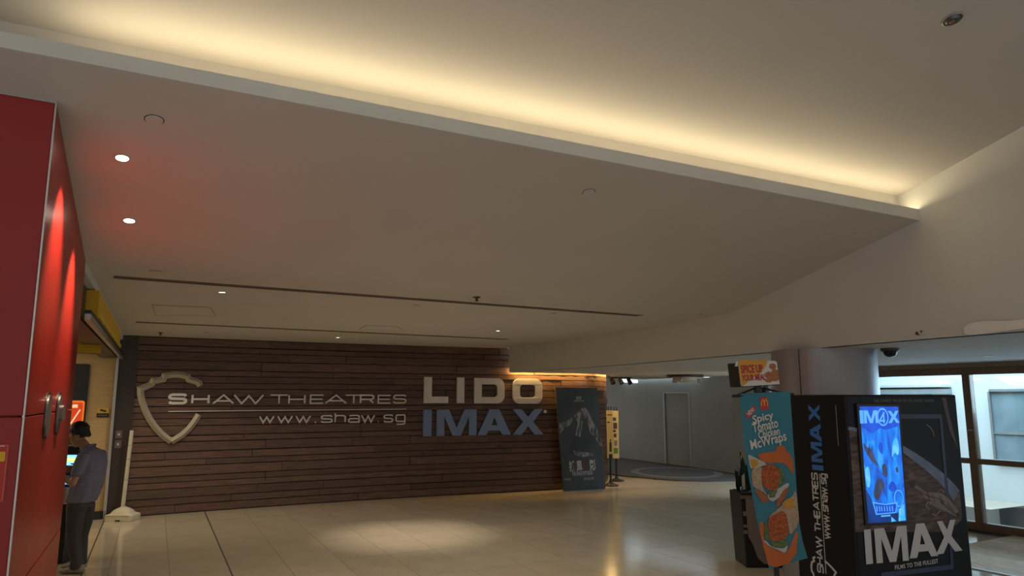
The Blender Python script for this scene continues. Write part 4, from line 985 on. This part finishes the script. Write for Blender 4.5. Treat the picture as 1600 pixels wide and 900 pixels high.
# unspecific light and dark shapes below the title
for f, pts, m in ((S8, [(110,560),(150,700),(220,820),(300,870),(340,930),(260,760),(240,690),(240,600),(215,690),(190,560),(200,680)], scr_shape), (S8, [(305,620),(355,560),(380,640),(365,740),(330,700)], scr_hi),
                (S8, [(500,560),(545,500),(580,620),(570,760),(520,700),(480,800)], scr_teal), (S9, [(250,400),(290,230),(360,215),(400,320),(350,400),(320,510),(260,470)], scr_shape),
                (S9, [(350,60),(400,20),(430,110),(430,210),(390,200)], scr_shape), (S9, [(430,330),(500,230),(560,360),(480,400)], scr_hi), (S9, [(140,90),(200,60),(215,330),(160,340)], scr_teal), (S9, [(530,90),(560,70),(575,140),(545,150)], scr_shape)):
    obj('light_shape', lay(sfl(chaikin([f(*p) for p in pts])), kf, .0225, .0229), m, scr)
obj('title_badge', lay(sfl([S9(238,520), S9(400,548), S9(560,520), S9(535,662), S9(285,684)]), kf, .0235, .024), scr_let, scr)
obj('title_badge_face', lay(sfl([S9(252,538), S9(400,562), S9(545,538), S9(524,650), S9(293,670)]), kf, .0243, .0248), scr_hi, scr)
for i_, x in enumerate((288, 322, 350, 384, 418, 452, 486)): obj('badge_mark', lay(ribbon([kfp(*S9(x, 575)), kfp(*S9(x+9, 640))], .010, seg=9), kf, .025, .0254), scr_let, scr)
c5 = kfp(*S9(572, 475)); obj('badge_circle', lay(ribbon([(c5[0]+.052*math.cos(2*PI*k/20), c5[1]+.062*math.sin(2*PI*k/20)) for k in range(20)], .010, True, seg=9), kf, .025, .0254), scr_let, scr)
obj('badge_line', lay(ribbon([kfp(*S9(345,702)), kfp(*S9(465,692))], .012, seg=9), kf, .025, .0254), scr_let, scr)
# left side of the box: lettering running upwards
def up_letters(seq, x_left, x_right, m, wd_, key):
    """letters stacked bottom to top; glyph x axis points up the box, glyph y axis towards its far edge"""
    for ch, z0, z1 in seq:
        loops_ok = key == 'heavy'
        mp_ = lambda x, y: (x_right + (x_left-x_right)*y, z0+(z1-z0)*x)
        if loops_ok: obj('letter', lay(fill([[mp_(*p) for p in lp] for lp in HEAVY[ch]]), kl, .001, .0022), m, kio)
        else: obj('letter', lay(join(*[ribbon([mp_(*p) for p in pl], wd_, seg=9) for pl in GL[ch]]), kl, .001, .0022), m, kio)
def zl(py, px=1272): return klp(px, py)[1]
def Y4(y): return 620+y/6
uL, uR = .350, .240
up_letters([('I', zl(Y4(688),1277), zl(Y4(640),1277)), ('M', zl(Y4(612),1275), zl(Y4(425),1275)), ('A', zl(Y4(420),1273), zl(Y4(250),1273)), ('X', zl(Y4(228),1271), zl(Y4(72),1271))], uL, uR, blue_print, 0, 'heavy')
def Y5(y): return 760+y/6.425
sp2 = []
tot0, tot1 = zl(Y5(862), 1282), zl(Y4(715), 1272); WD = dict(S=1.0, H=1.0, A=1.15, W=1.6, T=.95, E=.85, R=.9); seqs = 'SHAW THEATRES'
tw2 = sum(WD.get(c, .45)+.22 for c in seqs)-.22; zc_ = tot0
for c in seqs:
    wl_ = WD.get(c, .45)/tw2*(tot1-tot0)
    if c != ' ': sp2.append((c, zc_, zc_+wl_))
    zc_ += wl_+.22/tw2*(tot1-tot0)
up_letters(sp2, uL+.008, uL-.045, white_print, .011, 'stroke')
obj('rule', lay(ribbon([(uL-.070, tot0), (uL-.070, tot1)], .006, seg=9), kl, .001, .0022), white_print, kio)
w0_, w1_ = zl(Y5(520), 1290), zl(Y4(725), 1288); WU = dict(w=1.35, s=.85, h=.85, a=.85, g=.85); seqs = 'www.shaw.sg'; tw3 = sum(WU.get(c, .3)+.25 for c in seqs)-.25; zc_ = w0_; sp3 = []
for c in seqs:
    wl_ = WU.get(c, .3)/tw3*(w1_-w0_); sp3.append((c, zc_, zc_+wl_)); zc_ += wl_+.25/tw3*(w1_-w0_)
up_letters(sp3, uL-.086, uL-.128, white_print, .010, 'stroke')
obj('fine_print', lay(ribbon([(.083, 1.575), (.083, 1.89)], .008, seg=9), kl, .001, .0022), grey_print, kio, label='thin vertical line of fine print')
# shield outline at the bottom of the side
zA = tot0-.01
def T5(x, y): return klp(1230+x/6.425, 760+y/6.425)
shp = [T5(*p) for p in [(283,708),(262,718),(272,748),(250,760),(243,800),(248,850),(262,870),(270,900)]]
shp += [(shp[-1][0]-.005, shp[-1][1]-.06), (shp[-1][0]-.04, shp[-1][1]-.10)]
obj('shield_outline', lay(ribbon(shp, .016, seg=9), kl, .001, .0022), white_print, kio)
shq = [T5(*p) for p in [(378,748),(410,775),(450,815),(490,862)]]
obj('shield_outline', lay(ribbon(shq+[(shq[-1][0]+.03, shq[-1][1]-.05), (shq[-1][0]+.07, shq[-1][1]-.11), (shp[-1][0], shp[-1][1])], .016, seg=9), kl, .001, .0022), white_print, kio)

# ================================================================ FOOD BANNER ON ITS STAND
BY = 5.42
Lq = [(0,1155.5,615),(.25,1161.5,683),(.5,1170,745),(.75,1184,820),(1,1202,889)]
Rq = [(0,1234.5,611.5),(.25,1239,680),(.5,1243.5,745),(.78,1248.5,815),(.9,1254,845),(1,1262,872)]
def lerpq(Q, v):
    v = max(0, min(1, v))
    for a, b in zip(Q[:-1], Q[1:]):
        if v <= b[0]: t = (v-a[0])/(b[0]-a[0]); return a[1]+(b[1]-a[1])*t, a[2]+(b[2]-a[2])*t
def bsurf(u, v, o):
    (x0, y0), (x1, y1) = lerpq(Lq, v), lerpq(Rq, v); x = x0+(x1-x0)*u; y = y0+(y1-y0)*u
    dep = BY - .02*math.sin(v*5.2+u*1.0) - .035*v*v - .05*(u-.5)
    p = AT(x, y, dep); n_ = V((-.18, -1, .03)).normalized(); return p + n_*o
def buv(px, py):
    v = (py-613)/270
    for _ in range(12):
        (x0, y0), (x1, y1) = lerpq(Lq, v), lerpq(Rq, v); u = (px-x0)/(x1-x0); v += (py-(y0+(y1-y0)*u))/270*.8; v = max(0, min(1, v))
    return max(0, min(1, u)), v
teal = mat('teal_banner_cloth', (.035,.20,.27), .7, var=.10, scale=5)
bn_ = empty('banner', AT(1195, 613, BY), 'tall teal food banner advertising spicy wraps, hanging in front of the black display box', 'banner')
cloth = obj('banner_cloth', lay(cutgrid(cutgrid(([(0,0),(1,0),(1,1),(0,1)], [(0,3,2,1)]), .05), .1, 0), bsurf, -.004, 0), teal, bn_)
def bart(pts, m, lay_, name='print'):
    loop = [buv(*p) for p in (chaikin(pts, 1) if len(pts) > 4 else pts)]; v_ = [p[1] for p in loop]
    if len(set(loop)) < 3: return
    return obj(name, lay(cutgrid(cutgrid(fill([loop]), .05), .1, 0), bsurf, .002+.002*lay_, None), m, cloth)
def B2(x, y): return 1150+x/6, 610+y/6
def B3(x, y): return 1160+x/6, 750+y/6
orange = mat('orange_sleeve_print', (.52,.12,.02), .6, var=.12, scale=9); skinp = mat('hand_print', (.36,.10,.035), .6, var=.3, scale=30); wrapm = mat('tortilla_print', (.42,.30,.20), .6, var=.3, scale=60); chick = mat('crispy_chicken_print', (.38,.08,.015), .6, var=.7, scale=70)
green = mat('lettuce_print', (.10,.16,.05), .6, var=.6, scale=60); paper = mat('white_paper_print', (.48,.46,.44), .6, var=.08); cheese = mat('cheese_print', (.55,.28,.02), .6, var=.2, scale=40); redp = mat('logo_red_print', (.50,.02,.015), .5); goldp = mat('logo_gold_print', (.75,.42,.02), .5); whitep = mat('banner_white_print', (.62,.60,.56), .5)
bart([B2(*p) for p in [(205,590),(380,570),(370,545),(410,510),(455,525),(470,570),(520,605),(548,790),(510,760),(470,690),(390,670),(300,690),(210,640)]], orange, 1)
bart([B2(*p) for p in [(108,592),(160,620),(300,690),(240,710),(140,740),(125,690)]], paper, 2)
bart([B2(*p) for p in [(130,645),(195,650),(215,690),(150,738)]], cheese, 3)
bart([B2(*p) for p in [(145,730),(240,705),(245,780),(240,900)]+[] ]+[B3(*p) for p in [(240,150),(190,110),(98,60),(90,20)]], wrapm, 2)
bart([B2(*p) for p in [(240,705),(320,690),(385,710),(420,790),(400,880)]]+[B3(*p) for p in [(330,90),(250,100),(180,40)]], chick, 3)
bart([B2(*p) for p in [(380,700),(415,720),(460,800),(440,900)]]+[B3(*p) for p in [(385,20),(345,60),(320,80)]]+[B2(400,860), B2(410,780)], green, 4)
bart([B3(*p) for p in [(232,125),(330,85),(430,15),(440,60),(300,208),(240,180)]], paper, 2)
bart([B3(*p) for p in [(240,115),(330,90),(300,160),(250,165)]], green, 4)
bart([B3(*p) for p in [(100,70),(180,110),(240,165),(242,205),(190,215),(150,165)]], skinp, 3)
bart([B3(*p) for p in [(320,200),(400,70),(430,80),(400,160),(340,250),(305,240)]], skinp, 3)
bart([B3(*p) for p in [(145,400),(205,385),(195,560),(240,620),(400,690),(430,660),(530,415),(500,770),(250,832),(205,680)]], orange, 1)
bart([B3(*p) for p in [(225,360),(330,270),(460,160),(500,80),(525,300),(530,410),(440,530),(430,420),(400,280),(300,320)]], wrapm, 2)
bart([B3(*p) for p in [(375,205),(440,160),(478,200),(470,260),(420,265),(370,240)]], cheese, 4)
bart([B3(*p) for p in [(240,350),(300,320),(400,285),(425,400),(430,520),(360,575),(260,575),(245,470)]], chick, 3)
bart([B3(*p) for p in [(205,400),(240,390),(248,520),(262,580),(215,560),(200,480)]], green, 3)
bart([B3(*p) for p in [(255,575),(420,560),(428,600),(380,640),(320,630),(270,625)]], green, 4)
bart([B3(*p) for p in [(190,570),(215,560),(270,625),(330,635),(385,642),(430,600),(405,690),(340,655),(250,620)]], paper, 3)
# logo block, tag and text
lg = bart([B2(222,66), B2(298,66), B2(306,178), B2(230,182)], redp, 1, 'logo')
def bstroke(pts, wd_px, m, l_): 
    vs, fs = ribbon(pts, wd_px, seg=9999); q = [buv(*p) for p in vs]; return obj('logo_letter', lay((q, fs), bsurf, .002+.002*l_), m, cloth)
bstroke([B2(*p) for p in [(236,150),(238,110),(246,86),(254,86),(262,110),(266,146)]], 1.3, goldp, 3); bstroke([B2(*p) for p in [(266,146),(266,110),(276,84),(284,86),(292,110),(296,150)]], 1.3, goldp, 3)
bart([B2(*p) for p in [(82,222),(165,135),(188,180),(112,272)]], redp, 1)
def btext(t, c, w_, h_, ang, m, bold, shear=0.0, l_=4):
    sh = fit(text(t, bold, shear), -.5, .5, -.5, .5); a = math.radians(ang); ca, sa = math.cos(a), math.sin(a); cx, cy = c
    q = [buv(cx + (x*w_)*ca - (y*h_)*sa*-1*-1, cy - (x*w_)*sa - (y*h_)*ca) for x, y in sh[0]]
    return obj('lettering', lay((q, sh[1]), bsurf, .002+.002*l_), m, cloth)
btext('NEW!', B2(136, 200), 13.5, 7, 45, whitep, .03, .1)
btext('Spicy', B2(252, 262), 34, 16, 14, whitep, .022, .1); btext('Tomato', B2(272, 328), 40, 15, 13, whitep, .022, .1); btext('Chicken', B2(306, 398), 34, 12, 12, whitep, .02, .1); btext('McWraps', B2(302, 482), 58, 20, 15, whitep, .022, .1)
# stand frame behind the banner and the box sign on top
SB = AT(1196, 612, BY+.13); base = V((SB.x+.03, BY+.16, 0))
st2 = obj('pole', tube(base+V((0,0,.03)), V((SB.x-.01, BY+.13, 2.03)), .02), black, bn_)
bevel(obj('foot', obox(base+V((-.20,-.14,0)), (.40,0,0), (0,.28,0), (0,0,.03)), black, bn_), .006, 2)
a_ = AT(1144, 619, BY+.03); b2 = AT(1240, 616, BY+.03)
obj('crossbar', tube(a_, b2, .011), black, bn_)
hub = AT(1186, 607, BY+.06)
obj('brace', polytube([AT(1150, 618, BY+.03), AT(1180, 606.5, BY+.05)], .007), black, bn_); obj('brace', polytube([AT(1222, 613.5, BY+.03), AT(1192, 606.5, BY+.05)], .007), black, bn_)
bevel(obj('bracket', obox(AT(1181, 614, BY+.04), (.048,0,0), (0,.05,0), (0,0,.060)), black, bn_), .003, 1)
tz = empty('box_sign', AT(1186, 605, BY+.02), 'small illuminated style box sign reading SPICE UP YOUR MEAL, on top of the teal banner', 'sign')
tdx = V((.985,.17,0)); tn = V((.17,-.985,0))
def tp_(px, py): h = HIT(px, py, AT(1186, 585, BY-.05), tn); return h
corn = [tp_(1157.5, 605), tp_(1218.5, 601.5), tp_(1214, 565), tp_(1153, 567)]
th = -tn*.11
vs = corn + [c+th+V((-.03,0,0)) for c in corn]
bevel(fixn(obj('housing', (vs, [(0,1,2,3),(4,5,6,7),(0,1,5,4),(1,2,6,5),(2,3,7,6),(3,0,4,7)]), black, tz)), .004, 1)
T0 = corn[0]; tX = corn[1]-corn[0]; tY = corn[3]-corn[0]
def tsurf(u, v, o): return T0 + tX*u*(1) + tY*v + (corn[2]-corn[1]-tY)*u*v + tn*o
def tpoly(pts, m, o, nm='print'): return obj(nm, lay(fill([pts]), tsurf, o, o+.001), m, tz)
fc = obj('face', lay(fill([rrect(0.0,.03,.985,1.04,.09,5,(1,0,1,0))]), tsurf, .001, .006), whitep, tz)
og = mat('amber_sign_print', (.62,.30,.03), .5)
tpoly([(0,.02),(0,1.05),(.05,1.12),(.76,1.10),(.70,.85),(.55,.55),(.30,.35),(.12,.12)], og, .0065)
tpoly([(-.10,.86),(-.02,.86),(0,1.06),(-.05,1.06)], whitep, .004)
def ttext(t, u0, u1, v0, v1, m): return obj('lettering', lay(fit(text(t, .03), u0, u1, v0, v1), tsurf, .0085, .0095), m, tz)
dr = mat('deep_red_print', (.40,.012,.02), .5)
ttext('SPICE UP', .04, .60, .56, .90, dr); ttext('YOUR MEAL', .04, .64, .24, .50, dr)
nug = mat('nugget_print', (.36,.13,.045), .6, var=.35, scale=60)
for k, (cx, cy, rx, ry) in enumerate(((.86,.80,.095,.13),(.74,.44,.115,.15),(.90,.55,.09,.14),(.88,.28,.12,.11),(.72,.22,.10,.09),(.92,.42,.075,.10))):
    obj('print', lay(fill([arc(cx, cy, rx, ry, 0, 345, 14)]), tsurf, .0068+.0004*k, .0071+.0004*k), nug, tz)

# ================================================================ PLANTER AND BOARD BEHIND THE BANNER
PB = G(1164, 882.5)
pl0 = V((PB.x-.03, 8.62, 0))
pt = empty('planter', pl0+V((.25,.2,0)), 'black upright planter with a dark leafy plant, half hidden behind the teal banner', 'planter')
z_top = .83
bevel(fixn(obj('pot', (lambda b0, t0: ([*b0, *t0], [(3,2,1,0),(4,5,6,7),(0,1,5,4),(1,2,6,5),(2,3,7,6),(3,0,4,7)]))
      ([pl0, pl0+V((.56,0,0)), pl0+V((.56,.42,0)), pl0+V((0,.42,0))], [pl0+V((-.035,-.0,z_top)), pl0+V((.56,0,z_top)), pl0+V((.56,.42,z_top)), pl0+V((-.035,.42,z_top))]), black, pt)), .008, 2)
obj('soil', obox(pl0+V((.0,.02,z_top)), (.5,0,0), (0,.36,0), (0,0,.01)), mat('dark_soil', (.03,.02,.012), .9, var=.4, scale=50), pt)
fp_ = mat('beige_grey_facing', (.26,.21,.19), .5, var=.05)
def plp(px, py): h = HIT(px, py, pl0, V((0,-1,0))); return (h.x, h.z)
psf = lambda u, v, o: V((u, pl0.y-o, v))
obj('facing_panel', lay(fill([[plp(*p) for p in [(1164.5,777),(1182,777),(1260,777),(1262,880),(1194,881),(1184,872),(1176,850),(1169,838),(1166,800)]]]), psf, .001, .012), fp_, pt, label='beige grey facing panel with a slanted lower edge')
obj('rim_strip', obox((pl0.x-.03, pl0.y-.016, z_top-.055), (.58,0,0), (0,.016,0), (0,0,.035)), mat('pewter_strip', (.20,.17,.15), .4), pt)
for y_, hh in ((806, .05), (824, .03), (834, .04)): u_, v_ = plp(1158.5, y_); obj('fine_print', obox((pl0.x-.005+(.83-v_)*-.02, pl0.y-.006, v_), (.045,0,0), (0,.006,0), (0,0,hh)), grey_print, pt)
obj('sign_card', obox(AT(1160, 765, 8.75), (.035,0,0), (0,.006,0), (0,0,.40)), whitep, pt, label='narrow pale card among the leaves'); obj('card_back', obox(AT(1159, 765, 8.757), (.012,0,0), (0,.01,0), (0,0,.44)), black, pt)
leafm = mat('dark_green_leaf', (.022,.045,.022), .4, var=.3, scale=12)
def leaf(base_, tip, wd_, bend):
    b_, t_ = V(base_), V(tip); d = t_-b_; sd = V((d.z, .35*d.length, -d.x)).normalized(); vs, fs = [], []
    for i in range(9):
        s = i/8; c = b_+d*s+V((0,0,-bend*s*s)); w_ = wd_*math.sin(PI*min(1, .08+s*.92))**.75*(1-.25*s)
        vs += [c-sd*w_, c+V((0,-.012,.012)), c+sd*w_]
    for i in range(8):
        for k in (0, 1): fs.append((3*i+k, 3*i+k+1, 3*i+k+4, 3*i+k+3))
    return vs, fs
b0 = V((pl0.x+.07, 8.78, z_top+.01))
for tx, ty, wd_ in ((1148,735,.085),(1150,752,.075),(1160,716,.06),(1172,700,.06),(1186,708,.05),(1153,744,.07),(1166,732,.07),(1156,762,.06)):
    tip = AT(tx, ty, 8.72+R.uniform(-.08,.12)); obj('leaf', leaf(b0+V((R.uniform(0,.08), R.uniform(0,.1), 0)), tip, wd_, R.uniform(-.05,.03)), leafm, pt, smooth=True)
for tx, ty in ((1152,728),(1160,712)): tip = AT(tx, ty, 8.75); obj('stem', polytube([b0, b0.lerp(tip, .6)+V((0,0,.05)), tip], .004, 6), leafm, pt)

# ================================================================ CEILING FITTINGS
def nsoff(x, y):
    if dist(x, y) <= -.22: return V((0,0,-1))
    e = .05; return -V((-(zsoff(x+e, y)-zsoff(x, y))/e, -(zsoff(x, y+e)-zsoff(x, y))/e, 1)).normalized()
def CH(px, py, z=None):
    """picture point on the soffit (flat or tilted part)"""
    if z is not None: return G(px, py, z), V((0,0,-1))
    p = G(px, py, CEIL)
    for _ in range(12): p = G(px, py, zsoff(p.x, p.y))
    if -.22 < dist(p.x, p.y) <= .22: return p, nsoff(p.x, p.y)
    if dist(p.x, p.y) > 0:
        n_ = nsoff(P0.x+2, P0.y-4); q_ = V((P0.x, P0.y, CEIL)); p = HIT(px, py, q_, n_)
        return p, n_
    return p, V((0,0,-1))
lit = mat('bright_lens', (1,1,1), .3, emit=(1.0,.93,.82), es=30); lit2 = mat('soft_lens', (1,1,1), .3, emit=(1.0,.90,.75), es=4); unlit = mat('unlit_lens', (.22,.20,.17), .3)
trimw = mat('white_trim_ring', (.62,.57,.50), .5)
def downlight(px, py, r, m, label, group=None, z=None, power=0):
    p, n_ = CH(px, py, z); t = empty('downlight', p, label, 'ceiling light', group)
    obj('ring', lathe([(r*1.35, .0005), (r*1.3, .006), (r*1.02, .007), (r, .002)], p, n_, 24), trimw, t); obj('lens', lathe([(r*.98, .0025), (r*.6, .0075), (r*.2, .009)], p, n_, 20), m, t)
    return p
downlight(191, 246, .034, lit, 'nearer of the two bright downlights beside the red wall', 'bright downlights beside the red wall')
downlight(202, 344, .034, lit, 'further of the two bright downlights beside the red wall', 'bright downlights beside the red wall')
gsm = 'small downlights in the low part of the ceiling'
for px, py, m, lb in ((347,456,lit2,'small lit downlight just behind the long slot, above the shield sign'), (778,516.5,lit2,'small lit downlight near the right end of the short slot'),
     (650,476,unlit,'small unlit downlight just behind the middle of the long slot'), (865,489,unlit,'small unlit downlight behind the right part of the long slot'),
     (322,518.5,unlit,'small unlit downlight at the timber wall above the shield sign'), (528,527,lit2,'tiny lit downlight at the timber wall above the word THEATRES'), (1095,490,unlit,'small unlit fitting nearest the bulkhead corner'), (895,523,unlit,'small unlit fitting between short slot and bulkhead')):
    downlight(px, py, .034, m, lb, gsm)
for px, py, lb in ((241,187,'flat round ceiling cover above the two bright downlights'), (243,424,'flat round ceiling cover at the left end of the long slot'), (920,300,'flat round ceiling cover in the middle of the sloping ceiling'), (1335,365,'tiny round cover near the right tip of the sloping ceiling')):
    p, n_ = CH(px, py); r = .045 if px < 1300 else .018
    t = empty('ceiling_cover', p, lb, 'ceiling fitting', 'flat round covers on the sloping ceiling')
    obj('plate', lathe([(r, .002), (r*.97, .006), (r*.3, .007)], p, n_, 28), paint, t); obj('shadow_gap', lathe([(r*1.12, .0004), (r*1.12, .0012)], p, n_, 28), joint, t)
for px, py, lb in ((745,464,'small dark sprinkler in front of the long slot'), (251,519.5,'small dark sprinkler between the short slot and the timber wall')):
    p, n_ = CH(px, py); t = empty('sprinkler', p, lb, 'sprinkler', 'small dark sprinklers'); obj('rosette', lathe([(.045,.0005),(.03,.012)], p, n_, 18), darkbrown, t); obj('head', lathe([(.012,.01),(.012,.035),(.022,.04),(.02,.044)], p, n_, 12), darkbrown, t)
def slot(p, q, wd_, lb):
    p, q = G(*p, CEIL), G(*q, CEIL); d = (q-p).normalized(); s = V((-d.y, d.x, 0)); t = empty('slot_diffuser', (p+q)/2, lb, 'air vent', 'long slot diffusers in the ceiling')
    obj('slot', obox(p-s*wd_*.3+V((0,0,-.002)), q-p, s*wd_*.6, (0,0,.0015)), darkbrown, t)
    for sg_ in (-1, 1): obj('rail', obox(p+s*(sg_*wd_*.5-wd_*.14)+V((0,0,-.005)), q-p, s*wd_*.28, (0,0,.0045)), mat('brown_grey_rail', (.16,.12,.09), .5), t)
    obj('vane', obox(p-s*wd_*.04+V((0,0,-.0045)), q-p, s*wd_*.08, (0,0,.003)), mat('brown_grey_rail', (.16,.12,.09)), t)
slot((178,432.5), (1000,493), .11, 'long dark slot diffuser, the one nearer the viewer')
slot((212,503), (793,530), .10, 'shorter dark slot diffuser, the one nearer the timber wall')
def panel_px(c4_, lb):
    pts = [G(*c, CEIL) for c in c4_]; t = empty('access_panel', sum(pts, V((0,0,0)))/4, lb, 'ceiling panel')
    obj('panel', prism([(p.x, p.y) for p in pts], CEIL-.003, CEIL-.0005), paint, t)
    for i_ in range(4): a_, b_ = pts[i_], pts[(i_+1) % 4]; dd = (b_-a_).normalized(); obj('frame', obox(a_+V((0,0,-.0045)), b_-a_, V((-dd.y, dd.x, 0))*.012, (0,0,.004)), mat('dim_seam', (.42,.37,.30), .7), t)
panel_px([(237,476),(329,480),(338,493),(243,492)], 'flush access panel in the ceiling above the shield sign')
panel_px([(572,508),(622,510),(632,517),(560,515)], 'faint flush access panel in the ceiling behind the middle of the long slot')
# downlight on the raised ceiling, top right
nu = V((.12, -.2078, 1)).normalized(); nu = -V((-.24*.5, .24*.866, 1)).normalized()
ph_ = HIT(1489, 28, V((0, 3.482, 4.03)), nu); ph_ = HIT(1488, 29, V((3.668, 6.51, zup(3.668, 6.51))), nu)
t = empty('recessed_spotlight', ph_, 'unlit silver eyeball spotlight in the raised ceiling, top right corner', 'ceiling light')
obj('ring', lathe([(.062,.0),(.062,.006),(.054,.012),(.050,.004)], ph_, nu, 28), alu, t); obj('eyeball', lathe([(.049,.003),(.046,.010),(.034,.024),(.022,.026)], ph_, nu, 24), mat('dark_chrome', (.12,.13,.15), .25, metal=.8), t); obj('bulb', lathe([(.018,.024),(.014,.030)], ph_+V((-.01,0,0)), nu, 14), mat('copper_reflector', (.35,.14,.08), .3, metal=.6), t)
# dome camera under the low ceiling
dc = G(1393, 543, LOW); dc = V((4.05, 7.62, LOW))
t = empty('dome_camera', dc, 'black dome security camera under the low ceiling right of the column', 'camera')
obj('mount', lathe([(.092,0),(.092,-.022),(.084,-.034)], dc, n=28), mat('dark_grey_plastic', (.06,.065,.07), .4), t)
obj('dome', lathe([(.068*math.cos(a), -.034-.062*math.sin(a)) for a in [PI/2*k/8 for k in range(8)]], dc, n=28), mat('smoked_dome', (.012,.013,.016), .08), t, smooth=True)
# fittings on the low ceiling in the passage
for px, py, m, lb in ((1148,580,lit2,'lit downlight left of the box sign on the low passage ceiling'), (1104,589,lit2,'lit downlight beside the round ceiling rose in the passage'), (980,574.5,unlit,'small unlit downlight nearest the timber wall end in the passage'), (1030,589.5,unlit,'small unlit downlight before the round ceiling rose in the passage'), (1541,556,unlit,'small unlit downlight above the window wall')):
    downlight(px, py, .10 if m is lit2 else .05, m, lb, 'downlights on the low ceiling', z=LOW)
pr2 = G(1070, 585.5, LOW); t = empty('ceiling_rose', pr2, 'round dark rimmed fitting hanging under the passage ceiling', 'ceiling fitting')
obj('rim', lathe([(.42,0),(.42,-.05),(.36,-.06),(.30,-.02)], pr2, n=32), darkbrown, t); obj('bowl', lathe([(.30,-.05),(.26,-.13),(.12,-.17),(.04,-.18)], pr2, n=28), mat('pale_bowl', (.5,.45,.38), .4), t)
for k in range(3): a = 2*PI*k/3; obj('lamp_head', lathe([(.05,-.10),(.06,-.16),(.03,-.18)], pr2+V((.34*math.cos(a), .34*math.sin(a), 0)), n=14), alu, t)
tq = G(963, 594, LOW); tq = V((2.78, 18.6, LOW)); t = empty('track_spotlight', tq, 'small cluster of spotlights at the passage ceiling where the timber wall ends', 'ceiling light')
obj('rail', obox(tq+V((-.28,-.02,-.03)), (.6,0,0), (0,.04,0), (0,0,.03)), black, t)
for k, dx in enumerate((-.20, .02, .24)): obj('lamp_head', tube(tq+V((dx,0,-.04)), tq+V((dx+.05,-.06,-.17)), .045, .06, 14), alu if k == 1 else darkbrown, t)
lq = [AT(971, 594, 20.0), AT(990, 593.5, 21.0)]
t = empty('linear_light', lq[0], 'bright white light bar at the passage ceiling right of the timber wall end', 'ceiling light')
d_ = lq[1]-lq[0]; d_.z = 0
obj('diffuser', obox(V((lq[0].x, lq[0].y, LOW-.10)), d_, (.12,-.02,0), (0,0,.09)), mat('daylight_diffuser', (.8,.9,.9), .4, emit=(.70,.95,.95), es=1.6), t)
obj('housing', obox(V((lq[0].x-.01, lq[0].y-.01, LOW-.012)), d_, (.14,-.02,0), (0,0,.012)), alu, t)
